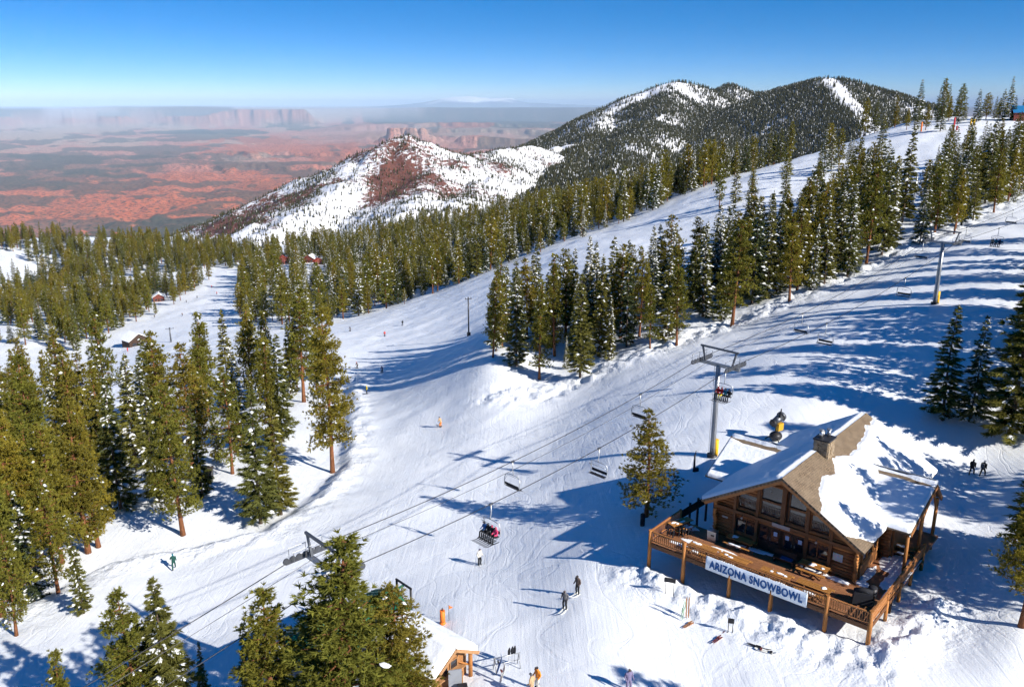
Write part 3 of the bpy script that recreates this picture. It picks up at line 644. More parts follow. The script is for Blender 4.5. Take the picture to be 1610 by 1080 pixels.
# --- roofs
def slab(name, corners, th, mat, parent=None, uvs=None):
    c = [Vector(p) for p in corners]; n = (c[1] - c[0]).cross(c[3] - c[0]).normalized()
    if n.z < 0: n = -n
    o = part(name, MB().prism([p - n * th for p in c], n * th), mat, parent)
    me = o.data; uv = me.uv_layers.new(name='UVMap'); ex = (c[1] - c[0]).normalized(); ey = n.cross(ex)
    for lp in me.loops: p = me.vertices[lp.vertex_index].co; uv.data[lp.index].uv = ((p - c[0]).dot(ex), (p - c[0]).dot(ey))
    return o
def snow_sheet(name, c0, along, down, La, Ld, thick, parent, na=60, nd=44, seed=1):
    """snow lying on a roof plane; thick(a, d) in metres, below zero where the roof is bare"""
    c0, along, down = np.array(c0, float), np.array(along, float), np.array(down, float); n = np.cross(along, down); n = n if n[2] > 0 else -n
    A, Dd = np.meshgrid(np.linspace(0, La, na), np.linspace(0, Ld, nd)); th = thick(A, Dd)
    th = th + 0.05 * (fbm(A * 1.3, Dd * 1.3, seed, 3) - 0.5) * (th > 0.05)
    P = c0[None, None] + A[..., None] * along + Dd[..., None] * down + th[..., None] * n
    P[-1] -= (np.maximum(th[-1], 0)[..., None] + 0.05) * n; P[:, 0] -= (np.maximum(th[:, 0], 0)[..., None] + 0.05) * n; P[:, -1] -= (np.maximum(th[:, -1], 0)[..., None] + 0.05) * n
    up = th[0] > 0.02; P[0][up] = (c0[None] + A[0][:, None] * along)[up] + np.array([0, 0, 1.0])[None] * (th[0][up] / (n[2] / np.linalg.norm(n)))[:, None]
    me = np_mesh(name, P.reshape(-1, 3), grid_faces(nd, na), 'roof_snow', True)
    return inst(name, me, parent)
sl = math.sqrt(1 + RK * RK); YF, YB, HW = 3.6, 22.2, 6.62
for s, nm in ((-1, 'left_roof'), (1, 'right_roof')):
    e = (RX + s * HW, RZ - RK * HW)
    ro = slab(nm, [(RX, YF, RZ), (RX, YB, RZ), (e[0], YB, e[1]), (e[0], YF, e[1])], .18, 'shingles')
    dn_ = np.array([s / sl, 0, -RK / sl])
    if s < 0: th = lambda A, Dd: 0.24 * sstep(0.05, 0.5, Dd + 0.25 * (fbm(A * .8, Dd * .8, 3, 3) - .3)) + 0.03
    else:
        def th(A, Dd):
            edge = np.interp(A, [0, 2.0, 4.0, 6.0, 7.6, 9.5, 12, 15, 18.6], [3.6, 2.6, 1.75, 2.1, 1.1, 1.5, 1.55, 1.05, .6])
            low = np.interp(A, [0, .9, 1.6, 2.4, 4], [6.3, 6.6, 7.4, 8, 8])
            q = Dd - edge + 0.8 * (fbm(A * 1.1, Dd * 1.1, 7, 4) - 0.5)
            q2 = low - Dd + 0.7 * (fbm(A * 1.4, Dd * 1.4, 9, 3) - .5)
            return 0.34 * sstep(0, 0.55, np.minimum(q, q2)) - 0.05
    snow_sheet('roof_snow', (RX, YF + .02, RZ + .0), (0, 1, 0), dn_, YB - YF, HW * sl, th, ro, 90, 60, 5 + s)
def wing(prefix, yr, zr, x0, x1, k0, run0, seed, rear=None):
    for s, nm in ((-1, prefix + '_front_roof'), (1, prefix + '_rear_roof')):
        k, run = (k0, run0) if s < 0 or not rear else rear
        ro = slab(nm, [(x0, yr, zr), (x1, yr, zr), (x1, yr + s * run, zr - k * run), (x0, yr + s * run, zr - k * run)], .16, 'shingles')
        sk = math.sqrt(1 + k * k)
        th = lambda A, Dd: 0.26 * sstep(0.0, 0.35, np.abs(Dd - 0.42 - 0.3 * (fbm(A * .9, Dd * 0, seed, 3) - .5)) - 0.16 * sstep(.4, 1.4, A) * sstep(.3, 1.2, (x1 - x0) - A)) - 0.04 if s < 0 else 0.24 + 0 * A
        snow_sheet('roof_snow', (x0 + .02, yr, zr), (1, 0, 0), np.array([0, s / sk, -k / sk]), x1 - x0 - .04, run * sk, th, ro, 44, 36, seed)
wing('left_wing', 14.3, 4.95, -.25, 6.0, 0.50, 4.85, 31); wing('right_wing', 14.7, 5.28, 11.6, 17.45, 0.29, 6.35, 37, (0.85, 2.3))
# gable trim of the right wing and the porch beneath
for s, rn, kk in ((-1, 6.2, .29), (1, 2.2, .85)): part('barge_rafter', MB().bar((17.42, 14.7, 5.28 - .26), (17.42, 14.7 + s * rn, 5.28 - .26 - kk * rn), .14, .30), 'rail_wood')
part('gable_boarding', MB().prism([(16.9, 11.6, 3.9), (16.9, 15.9, 3.9), (16.9, 14.7, 4.9)], (.08, 0, 0)), 'rail_wood')
for y, zb, zt__ in ((8.75, 0, 3.28), (12.4, -1.4, 4.25), (16.5, -1.6, 3.3)):
    part('porch_post', MB().tube([(17.2, y, zb), (17.2, y, zt__)], .14, 8), 'post_wood')
part('brace', MB().tube([(17.2, 12.4, 2.9), (17.2, 14.4, 4.3)], .09, 7), 'post_wood'); part('brace', MB().tube([(17.2, 16.4, 2.3), (17.2, 15.1, 4.2)], .09, 7), 'post_wood')
part('porch_floor', MB().box((16.7, 14.55, -.16), (1.9, 4.1, .2)), 'deck_wood')
# --- window band of the right side wall
for k in range(3):
    y = 5.6 + k * 1.15; w = part('side_window', MB().box((WX1 + .12, y + .5, 1.75), (.04, 1.0, .85)), 'window_glass')
    f = MB(); [f.box((WX1 + .15, y + .5, zz), (.1, 1.1, .1)) for zz in (1.3, 2.2)]; [f.box((WX1 + .15, yy, 1.75), (.1, .1, .9)) for yy in (y, y + 1.0)]; f.obj('frame', 'post_wood', w)
part('side_boarding', MB().box((WX1 + .16, 7.3, .65), (.06, 3.9, 1.0)), 'rail_wood')
# --- chimney: core with stones laid proud, cap and two flues
ch = part('chimney', MB().box((9.35, 11.2, 7.05), (1.16, 1.36, 2.1)), 'stone')
sm = MB(); rr = random.Random(3)
for face in range(4):
    Lf = 1.16 if face % 2 == 0 else 1.36
    zz = 6.25
    while zz < 7.95:
        hh = rr.uniform(.16, .28); a = -Lf / 2
        while a < Lf / 2 - .05:
            w = min(rr.uniform(.18, .42), Lf / 2 - a); pr = rr.uniform(.03, .09); c = a + w / 2
            if face == 0: p = (9.35 + c, 11.2 - .68, zz + hh / 2); d = (w - .03, pr * 2, hh - .03)
            elif face == 2: p = (9.35 + c, 11.2 + .68, zz + hh / 2); d = (w - .03, pr * 2, hh - .03)
            elif face == 1: p = (9.35 + .58, 11.2 + c, zz + hh / 2); d = (pr * 2, w - .03, hh - .03)
            else: p = (9.35 - .58, 11.2 + c, zz + hh / 2); d = (pr * 2, w - .03, hh - .03)
            sm.box(p, d); a += w
        zz += hh
sm.obj('stones', 'stone', ch)['kind'] = 'stuff'
MB().box((9.35, 11.2, 8.16), (1.38, 1.58, .12)).obj('cap', 'dark_metal', ch)
for dx, dy, h in ((-.2, -.35, .62), (.15, .42, .55), (-.3, .3, .3)):
    fl = MB().tube([(9.35 + dx, 11.2 + dy, 8.22), (9.35 + dx, 11.2 + dy, 8.22 + h)], .15, 12).obj('flue', 'flue_metal', ch)
    MB().tube([(9.35 + dx, 11.2 + dy, 8.24 + h), (9.35 + dx, 11.2 + dy, 8.34 + h)], .21, 12).obj('flue_hood', 'steel', ch)
# ============================================================ the deck: a part of the lodge with planks, posts and railing
deck = part('deck', MB().box((8.8, 2.45, -.30), (17.3, 4.7, .28)), 'trim_wood')
part_d = lambda n, mb, mat: mb.obj(n, mat, deck)
pm = MB().box((0, 0, 0), (17.6, .168, .045)).mesh('plank', 'deck_wood')
for k in range(28): inst('plank', pm, deck, (8.8, .09 + k * .176, -.045))
pm2 = MB().box((0, 0, 0), (2.7, .168, .045)).mesh('plank', 'deck_wood')
for k in range(42): inst('plank', pm2, deck, (16.25, 5.02 + k * .176, -.045))
part_d('fascia', MB().box((8.8, -.05, -.26), (17.7, .07, .36)), 'trim_wood'); part_d('fascia', MB().box((17.66, 6.2, -.26), (.07, 12.4, .36)), 'trim_wood'); part_d('fascia', MB().box((-.06, 2.5, -.26), (.07, 4.9, .36)), 'trim_wood')
part_d('joists', MB().box((16.25, 8.6, -.25), (2.6, 7.4, .28)), 'dark_wood')
part_d('under_wall', MB().box((9.1, 4.7, -1.6), (17.2, .12, 2.6)), 'dark_wood')
def post(x, y, ztop, r=.15, name='post'):
    w = lodge_w(x, y); zb = gz(w[0], w[1]) - DECK - .35
    return inst(name, MB().tube([(x, y, zb), (x, y, ztop)], [r * 1.06, r * .94], 10).mesh(name, 'post_wood'), deck)
for x, zt_ in ((0, 1.05), (3.2, 1.12), (7.2, -.1), (10.55, -.1), (14.65, 1.12), (17.65, 1.12)): post(x, -.06 if 0 < x < 17 else 0, zt_, .16)
for y in (3.6, 6.6, 9.4, 12.3): post(17.65, y, 1.08 if y > 12 else .2, .13)
post(0, 4.9, 1.0, .13)
def railing(p, q, n, hz=(.14, .95)):
    p, q = Vector((*p, 0)), Vector((*q, 0)); d = q - p; r_ = MB()
    r_ = inst('railing', MB().bar(p + Vector((0, 0, hz[1])), q + Vector((0, 0, hz[1])), .13, .09).mesh('railing', 'rail_wood'), deck)
    inst('lower_rail', MB().bar(p + Vector((0, 0, hz[0])), q + Vector((0, 0, hz[0])), .08, .08).mesh('lower_rail', 'rail_wood'), r_)
    for k in range(n):
        c = p + d * ((k + .5) / n); inst('baluster', BAL, r_, (c.x, c.y, (hz[0] + hz[1]) / 2))
    return r_
BAL = MB().box((0, 0, 0), (.055, .055, .74)).mesh('baluster', 'rail_wood')
railing((.15, 0), (3.05, 0), 16); railing((3.35, 0), (14.5, 0), 58); railing((14.8, 0), (17.5, 0), 16); railing((0, .15), (0, 4.8), 26)
# right railing of wide boards
pr_ = [(17.65, .15), (17.65, 3.45), (17.65, 6.45), (17.65, 9.25), (17.65, 12.2)]
for (a, b) in zip(pr_[:-1], pr_[1:]):
    r_ = inst('railing', MB().bar((*a, .98), (*b, .98), .14, .08).mesh('railing', 'rail_wood'), deck)
    for zz in (.18, .44, .70): inst('rail_board', MB().bar((a[0], a[1] + .1, zz), (b[0], b[1] - .05, zz), .04, .20).mesh('rail_board', 'rail_wood'), r_)
# dark panelled fence running back from the deck corner
fe = [(.05, 5.1), (.12, 6.3), (.2, 7.6), (.3, 9.0), (.4, 10.4)]
for a, b in zip(fe[:-1], fe[1:]):
    s_ = inst('fence_panel', MB().bar((*a, .5), (*b, .5), .05, .75).mesh('fence_panel', 'dark_wood'), deck)
    inst('fence_post', MB().tube([(*b, -1.6), (*b, 1.12)], .11, 8).mesh('fence_post', 'dark_wood'), s_)
# snow left on the boards
def drift(cx, cy, rx, ry, h, seed, parent, rot=0, mat='roof_snow'):
    n = 22; A, B = np.meshgrid(np.linspace(-1.25, 1.25, n), np.linspace(-1.25, 1.25, n)); q = 1 - A * A - B * B + 1.2 * (fbm(A * 2 + seed, B * 2, seed, 4) - .5)
    z = np.where(q > 0, h * np.sqrt(np.clip(q, 0, 1)), -.06 + 0 * q); z = np.maximum(z, -.06)
    x = A * rx; y = B * ry; c, s = math.cos(rot), math.sin(rot)
    return inst('snow_drift', np_mesh('snow_drift', np.stack([(cx + x * c - y * s).ravel(), (cy + x * s + y * c).ravel(), (z - .02).ravel()], 1), grid_faces(n, n), mat, True), parent)
for i, (cx, cy, rx, ry, h) in enumerate([(3.4, 2.2, 1.6, .35, .04), (5.2, 2.6, 1.2, .25, .03), (6.9, 4.3, 1.1, .3, .10), (8.2, 4.5, 1.4, .22, .08), (12.0, 4.4, 1.2, .25, .10), (13.9, 4.3, .9, .3, .10), (15.3, 6.6, .35, 1.6, .10), (16.4, 9.4, 1.1, 1.8, .06), (16.9, 6.6, .5, 1.6, .04), (17.3, 4.2, .22, 1.5, .12), (15.4, 5.0, .5, .4, .08), (2.0, 1.2, .8, .25, .03), (10.2, .35, 1.6, .18, .05), (1.4, 4.3, .7, .4, .06)]): drift(cx, cy, rx, ry, h, i * 3 + 1, deck)
# ============================================================ banner
bn = empty('banner', tuple(lodge_w(9.22, -.2, .16)), LANG, 'long pale blue banner with blue lettering hung on the deck railing', 'banner')
t = NT('banner_cloth'); f = t.noise(t.coord((1, 1, 1)), 2.0, 3); t.bsdf(t.ramp(f, [(0.3, (0.60, 0.70, 0.82)), (0.7, (0.70, 0.78, 0.88))]), 0.6, 0, t.bump(f, .3, .05))
plain('banner_blue', (0.010, 0.095, 0.30), 0.6); plain('banner_edge', (0.80, 0.84, 0.90), 0.6)
bw, bh, n = 8.1, 1.18, 60
P = [((-bw / 2 + bw * i / n), .006 * math.sin(i * .9) + .006 * math.sin(i * .37), z) for z in (-bh / 2, bh / 2) for i in range(n + 1)]
inst('cloth', np_mesh('cloth', np.array(P), np.array([(i, i + 1, n + 2 + i, n + 1 + i) for i in range(n)]), 'banner_cloth', True), bn).modifiers.new('t', 'SOLIDIFY').thickness = .02
for i in range(5): inst('eyelet', MB().tube([(-bw / 2 + .1 + i * (bw - .2) / 4, -.03, bh / 2 - .08), (-bw / 2 + .1 + i * (bw - .2) / 4, .14, bh / 2 - .08)], .03, 6).mesh('eyelet', 'steel'), bn)
tx = text('ARIZONA SNOWBOWL', .92, 'banner_blue', bn, (0, -.035, -.03), (math.pi / 2, 0, 0), bold=0.022)
_w = max(v.co.x for v in tx.data.vertices) - min(v.co.x for v in tx.data.vertices); tx.scale = (7.45 / _w, 1.0, 1)
# ============================================================ picnic tables and other things on the deck
def picnic(name, x, y, rz, label, L=2.3, closed=False):
    w = lodge_w(x, y); r = empty(name, (w[0], w[1], DECK - .02), LANG + rz, label, 'table', 'picnic tables on the deck')
    for k in range(4): inst('plank', MB().box((0, -.30 + k * .2, .75), (L, .18, .045)).mesh('plank', 'table_wood'), r)
    for s in (-1, 1):
        b = MB().box((0, s * .72, .45), (L, .27, .045)).obj('bench', 'table_wood', r)
        inst('leg', MB().bar((s * (L / 2 - .35), -.62, .02), (s * (L / 2 - .35), .28, .72), .05, .1).mesh('leg', 'trim_wood'), r); inst('leg', MB().bar((s * (L / 2 - .35), .62, .02), (s * (L / 2 - .35), -.28, .72), .05, .1).mesh('leg', 'trim_wood'), r)
        inst('crossbar', MB().bar((s * (L / 2 - .42), -.82, .40), (s * (L / 2 - .42), .82, .40), .05, .09).mesh('crossbar', 'trim_wood'), r)
    rr = random.Random(x)
    for k in range(3): s0 = drift(rr.uniform(-L / 2 + .3, L / 2 - .3), rr.uniform(-.2, .2), rr.uniform(.1, .3), .12, .06, int(x * 10) + k, r); s0.location = (0, 0, .79); s0.name = 'snow_patch'
    for k in range(3): s0 = drift(rr.uniform(-L / 2 + .3, L / 2 - .3), rr.choice((-.72, .72)), rr.uniform(.2, .5), .12, .07, int(x * 10) + k + 5, r); s0.location = (0, 0, .49); s0.name = 'snow_patch'
    return r
picnic('picnic_table', 4.35, .95, 0, 'picnic table behind the railing next to the first post of the deck'); picnic('picnic_table', 7.0, .95, 0, 'picnic table behind the first word of the banner'); picnic('picnic_table', 10.35, .95, .02, 'picnic table behind the second word of the banner')
picnic('picnic_table', 13.2, 1.15, 0, 'picnic table behind the end of the banner', 2.5); picnic('picnic_table', 6.05, 3.95, 0, 'picnic table against the wall between the grey box and the doors', 2.2); picnic('picnic_table', 12.1, 3.9, 0, 'snow-dusted picnic table against the lodge wall below the poster', 2.2)
picnic('picnic_table', .85, 3.4, 1.25, 'picnic table in the deck corner near the lone pine', 2.2); picnic('picnic_table', 16.4, 11.4, 0, 'picnic table under the porch roof of the wing', 1.7)
def lthing(name, x, y, z, rz, label, cat, group=None): w = lodge_w(x, y); return empty(name, (w[0], w[1], DECK + z), LANG + rz, label, cat, group)
b = lthing('storage_box', 3.75, 3.6, -.02, .05, 'grey metal box beside the corner logs of the lodge', 'box')
MB().box((0, 0, .42), (.75, .55, .84)).obj('body', 'steel', b); MB().box((0, 0, .87), (.8, .6, .06)).obj('lid', 'flue_metal', b); MB().box((.1, -.285, .55), (.3, .02, .12)).obj('handle', 'dark_metal', b)
NTH = ['first', 'second', 'third', 'fourth']
FC_SEAT = MB().box((0, 0, .46), (.05, .46, .48), 0, 0, .2).mesh('seat', 'black_cloth'); FC_FRAME = MB().tube([(-.04, -.22, 0), (0, -.22, .95), (0, .22, .95), (-.04, .22, 0)], .018, 5).mesh('frame', 'dark_metal')
def folded_chairs(x, y, rz, where, n):
    for k in range(n):
        a = (k - n / 2) * .24
        r = lthing('folding_chair', x + a * math.cos(rz), y + a * math.sin(rz), -.02, rz + .1 * (k % 2), f'{NTH[k]} black folded chair from the railing side {where}', 'chair', 'black folded chairs on the deck')
        inst('seat', FC_SEAT, r); inst('frame', FC_FRAME, r)
folded_chairs(1.75, 2.6, .6, 'beside the corner picnic table', 4); folded_chairs(1.1, 1.6, .3, 'near the corner post', 3)
g = lthing('grill', 16.3, 2.3, -.02, .4, 'dark covered grill near the deck corner post', 'grill')
MB().prism([(-.7, -.35, .1), (.7, -.35, .1), (.62, -.28, .95), (-.62, -.28, .95)], (0, .6, 0)).obj('cover', 'black_cloth', g); MB().tube([(-.6, 0, .98), (0, 0, 1.12), (.6, 0, .98)], .2, 8).obj('hood', 'black_cloth', g)
for sx in (-.6, .6): inst('wheel', MB().tube([(sx - .03, .2, .1), (sx + .03, .2, .1)], .1, 10).mesh('wheel', 'dark_metal'), g)
g = lthing('trash_bin', 16.6, 3.5, -.02, .2, 'dark round bin beside the covered grill', 'bin'); MB().tube([(0, 0, 0), (0, 0, .85)], [.28, .33], 12).obj('body', 'dark_metal', g); MB().sphere((0, 0, .85), .33, 12, 6, (1, 1, .5)).obj('lid', 'black_cloth', g)
g = lthing('log_bench', 9.75, 3.9, -.02, 0, 'dark bench with blue cushions beside the lodge doors', 'bench'); MB().box((0, 0, .42), (1.7, .5, .08)).obj('seat', 'dark_wood', g); MB().box((0, .24, .75), (1.7, .06, .5)).obj('backrest', 'dark_wood', g)
for sx in (-.75, .75): inst('leg', MB().box((sx, 0, .2), (.1, .45, .4)).mesh('leg', 'dark_wood'), g)
plain('blue_cloth', (0.03, 0.10, 0.26), 0.8); MB().box((.2, -.02, .49), (.9, .4, .07)).obj('cushion', 'blue_cloth', g)
# ============================================================ the chairlift
T1 = np.array([21.3, 82.7]); _t1z = gz(*T1)
LDIR = np.array([math.cos(math.radians(43.6)), math.sin(math.radians(43.6))]); LN = np.array([LDIR[1], -LDIR[0]])       # uphill direction, and to the viewer's right
T0 = T1 - LDIR * 46.9; T2 = T1 + LDIR * 58.2; T3 = T2 + LDIR * 70; TB = T0 - LDIR * 42
GAUGE = 2.0
def tower_top(p, h): return gz(*p) + h
H0, H1, H2 = 10.2, 10.1, 9.2
def pt(p, side, z): q = p + LN * side; return Vector((q[0], q[1], z))
plain('steel_dark', (0.13, 0.14, 0.16), 0.4, 0.7); plain('rope_steel', (0.05, 0.05, 0.055), 0.5, 0.6); plain('galvanised', (0.52, 0.54, 0.56), 0.4, 0.7)
SHEAVE = MB().tube([(0, -.05, 0), (0, .05, 0)], .24, 14).mesh('sheave', 'steel_dark')
def lift_tower(p, h, label, lean=0.0, pad=True, name='lift_tower', mat='steel'):
    r = empty(name, (p[0], p[1], gz(*p)), math.atan2(LDIR[1], LDIR[0]), label, 'lift tower', 'towers of the chairlift')       # local x = uphill, y = to the left of it
    MB().tube([(0, 0, -1), (0, 0, h * .5), (0, 0, h)], [.31, .28, .24], 16).obj('pole', mat, r)
    inst('base_plate', MB().tube([(0, 0, -.3), (0, 0, .25)], .55, 14).mesh('base_plate', 'dark_metal'), r)
    MB().bar((0, -GAUGE - .5, h + .05), (0, GAUGE + .5, h + .05), .28, .32).obj('crossarm', 'steel', r)
    fr = MB().bar((0, -GAUGE - .25, h + 1.75), (0, GAUGE + .25, h + 1.75), .16, .18).obj('work_frame', 'steel_dark', r)
    for s in (-1, 1):
        inst('strut', MB().bar((0, s * GAUGE * .8, h + .2), (0, s * GAUGE, h + 1.7), .16, .16).mesh('strut', 'steel_dark'), fr)
        cat = MB(); 
        for q in (-.35, .35): cat.tube([(-1.4, s * (GAUGE + q), h + .95), (1.4, s * (GAUGE + q), h + .95)], .025, 5)
        for q in (-1.3, 0, 1.3): cat.tube([(q, s * (GAUGE - .35), h + .2), (q, s * (GAUGE - .35), h + .95)], .022, 5); cat.tube([(q, s * (GAUGE + .35), h + .2), (q, s * (GAUGE + .35), h + .95)], .022, 5)
        cat.obj('catwalk_rail', 'steel', r)
        tr = MB().bar((-1.75, s * GAUGE, h + .10), (1.75, s * GAUGE, h + .10), .10, .16).obj('sheave_train', 'steel_dark', r)
        for k in range(8): xx = -1.7 + k * 3.4 / 7; inst('sheave', SHEAVE, tr, (xx, s * (GAUGE + .02), h + .26))
    ld = MB(); 
    for q in (-.2, .2): ld.tube([(-.42, q, .6), (-.38, q, h)], .022, 5)
    for k in range(int(h / .35)): ld.tube([(-.41, -.2, .7 + k * .35), (-.41, .2, .7 + k * .35)], .016, 4)
    ld.obj('ladder', 'steel', r)
    if pad:
        MB().tube([(.30, -.22, .05), (.30, -.22, 1.9)], .26, 12).obj('safety_pad', 'yellow_pad', r)
    return r
lift_tower(T0, H0, 'lift tower with its crossarm rising behind the big foreground pine', pad=False, mat='steel_dark'); lift_tower(T1, H1, 'lift tower with yellow pad just behind the lodge roof'); lift_tower(T2, H2, 'lift tower with yellow pad standing highest on the open slope')
# ropes with a little sag between the towers
def sagged(a, b, sag, n=24): return [a.lerp(b, i / n) - Vector((0, 0, sag * 4 * (i / n) * (1 - i / n))) for i in range(n + 1)]
def line_pts(side, up):
    pts = [pt(TB, side, gz(*TB) + 8.5 + up), pt(T0, side, tower_top(T0, H0) + .5 + up), pt(T1, side, tower_top(T1, H1) + .5 + up), pt(T2, side, tower_top(T2, H2) + .5 + up), pt(T3, side, gz(*T3) + 9.5 + up)]
    return pts
SAG = [.5, 1.1, 1.3, 1.2]
def rope_path(side, up=0):
    P = line_pts(side, up); out = []
    for a, b, s in zip(P[:-1], P[1:], SAG): q = sagged(a, b, s); out += q if not out else q[1:]
    return out
rope = empty('haul_rope', tuple(line_pts(0, 0)[1]), 0, 'dark steel haul rope strung over the lift towers', 'cable')
for sd_ in (-GAUGE, GAUGE):
    P = [Vector(p) - Vector(rope.location) for p in rope_path(sd_)]
    inst('rope_run', MB().tube(P, .030, 6).mesh('rope_run', 'rope_steel'), rope)
cl = MB().tube(rope_path(-GAUGE * .25, .25), .018, 5).obj('signal_cable', 'rope_steel'); tag(cl, 'thin signal cable running between the two lift ropes', 'cable')
# --- chairs (local: x uphill, y across, origin at the grip on the rope)
def chair_parts():
    P = {}
    P['grip'] = (MB().box((0, 0, 0), (.42, .12, .16)).tube([(.1, 0, -.05), (.1, 0, -.2)], .05, 6), 'steel_dark')
    P['hanger'] = (MB().tube([(0, 0, -.05), (0, 0, -.9), (.10, 0, -1.25), (.05, 0, -1.45)], .05, 7), 'galvanised')
    hw = 1.08
    P['bail'] = (MB().tube([(.32, -hw, -2.85), (-.08, -hw, -2.72), (-.12, -hw, -2.1), (-.02, -hw * .93, -1.58), (.05, -hw * .55, -1.46), (.05, 0, -1.44), (.05, hw * .55, -1.46), (-.02, hw * .93, -1.58), (-.12, hw, -2.1), (-.08, hw, -2.72), (.32, hw, -2.85)], .046, 7), 'galvanised')
    P['seat'] = (MB().box((.14, 0, -2.78), (.36, 1.95, .05), 0, 0, .08), 'black_cloth')
    P['backrest'] = (MB().box((-.12, 0, -2.45), (.04, 1.95, .27), 0, 0, -.14), 'black_cloth')
    P['safety_bar'] = (MB().tube([(-.1, -hw + .06, -2.2), (.25, -hw + .06, -1.75), (.25, hw - .06, -1.75), (-.1, hw - .06, -2.2)], .022, 6), 'galvanised')
    P['footrest'] = (MB().tube([(.25, -.25, -1.75), (.55, -.25, -1.62), (.55, .25, -1.62), (.25, .25, -1.75)], .018, 5), 'galvanised')
    return {k: v[0].mesh(k, v[1]) for k, v in P.items()}
CH = chair_parts()
def rope_at(side, u):
    """point of a rope run that appears in image column u"""
    P = rope_path(side); best = None
    for a, b in zip(P[:-1], P[1:]):
        ua, ub = proj(a)[0], proj(b)[0]
        if proj(a)[2] > 5 and min(ua, ub) <= u <= max(ua, ub): return a.lerp(b, (u - ua) / (ub - ua + 1e-9))
CHAIRS = {}
def chair(side, u, label, name='lift_chair'):
    p = rope_at(side, u); d = 1 if side > 0 else -1
    r = empty(name, tuple(p), math.atan2(LDIR[1], LDIR[0]) + (math.pi if side > 0 else 0), label, 'lift chair', 'chairs of the chairlift')
    r.scale = (.88, .86, .88)
    for k, m in CH.items(): inst(k, m, r)
    return r
C_RIDE = chair(GAUGE, 772, 'lift chair carrying four riders low above the run'); C_UP = chair(GAUGE, 1141, 'lift chair carrying riders in front of the tower behind the lodge'); C_FAR = chair(GAUGE, 1571, 'lift chair carrying riders beyond the highest tower')
chair(GAUGE, 942, 'empty lift chair above the edge of the lodge shadow'); chair(GAUGE, 1300, 'empty lift chair hanging lower over the tree shadows'); chair(GAUGE, 1424, 'empty lift chair just before the highest tower, on the near rope')
chair(-GAUGE, 806, 'empty lift chair above the long pine shadow'); chair(-GAUGE, 1007, 'empty lift chair beside the top of the lone pine'); chair(-GAUGE, 1262, 'empty lift chair over the snow bank beside the tree stand'); chair(-GAUGE, 1452, 'empty lift chair at the highest tower, on the far rope')
chair(-GAUGE, 1520, 'empty lift chair just past the highest tower'); chair(-GAUGE, 1593, 'empty lift chair at the right edge of the picture')
# --- other poles of the area
def lift_pole(u, vb, vt, label, r0=.14, arm=1.2, mat='dark_metal', name='drag_lift_pole'):
    p = ground(u, vb); lo, hi = 1, 30
    for _ in range(25):
        h = (lo + hi) / 2
        if proj(p + [0, 0, h])[1] > vt: lo = h
        else: hi = h
    r = empty(name, tuple(p), .5, label, 'pole'); MB().tube([(0, 0, -.5), (0, 0, h)], [r0, r0 * .7], 10).obj('pole', mat, r)
    if arm: 
        MB().bar((-arm, 0, h - .5), (arm, 0, h - .5), .14, .14).obj('crossarm', mat, r)
        for s in (-1, 1): inst('insulator', MB().tube([(s * arm * .85, 0, h - .5), (s * arm * .85, 0, h - .1)], .07, 6).mesh('insulator', mat), r)
        inst('base_block', MB().box((0, 0, .4), (.7, .7, 1.0)).mesh('base_block', mat), r)
    return r
lift_pole(737, 528, 467, 'dark pole with a crossarm standing alone on the middle run', .2, .9); lift_pole(269, 538, 515, 'thin tower pole on the lower run near the dark hut', .35, 1.6, 'steel_dark'); lift_pole(1437, 318, 274, 'grey pole among the shadows of the upper run', .28, 0, 'galvanised', 'slope_pole')
# ============================================================ snow guns and slope furniture
plain('gun_yellow', (0.52, 0.29, 0.02), 0.5); plain('orange_pad', (0.80, 0.20, 0.03), 0.6); plain('red_pad', (0.45, 0.02, 0.03), 0.6); plain('green_roof', (0.015, 0.16, 0.095), 0.45); plain('green_paint', (0.02, 0.12, 0.08), 0.5); plain('red_roof', (0.42, 0.075, 0.04), 0.6); plain('blue_roof', (0.02, 0.16, 0.36), 0.5); plain('grey_panel', (0.24, 0.26, 0.30), 0.6)
plain('red_wall', (0.16, 0.045, 0.035), 0.8); plain('dark_roof', (0.06, 0.05, 0.045), 0.8); plain('cone_orange', (0.85, 0.16, 0.02), 0.5); plain('white_ski', (0.75, 0.76, 0.72), 0.35); plain('green_ski', (0.45, 0.62, 0.45), 0.4); plain('black_ski', (0.02, 0.02, 0.025), 0.35); plain('orange_ski', (0.30, 0.14, 0.06), 0.4); plain('red_ski', (0.13, 0.03, 0.03), 0.4); plain('blue_board', (0.05, 0.12, 0.33), 0.4)
def thing_at(name, u, v, rz, label, cat, group=None, dz=0): p = ground(u, v); return empty(name, (p[0], p[1], p[2] + dz), rz, label, cat, group)
g = thing_at('snow_gun', 1219, 692, .6, 'yellow and black snow gun tilted up behind the lodge roof', 'snow gun')
MB().tube([(-.5, 0, 2.1), (.6, 0, 2.6)], [.40, .44], 16).obj('barrel', 'steel_dark', g); MB().tube([(.58, 0, 2.58), (.86, 0, 2.71)], [.55, .50], 16).obj('nozzle_ring', 'steel_dark', g); MB().tube([(-.5, 0, 2.1), (-.72, 0, 2.0)], [.5, .42], 16).obj('fan_guard', 'dark_metal', g)
MB().tube([(0, 0, 0), (0, 0, 2.1)], .14, 10).obj('stem', 'dark_metal', g); MB().box((-.1, -.5, 1.75), (.8, .35, .8)).obj('control_box', 'gun_yellow', g)
for k in range(3): an = k * 2.09; inst('leg', MB().tube([(0, 0, .9), (math.cos(an) * 1.1, math.sin(an) * 1.1, 0)], .07, 7).mesh('leg', 'dark_metal'), g)
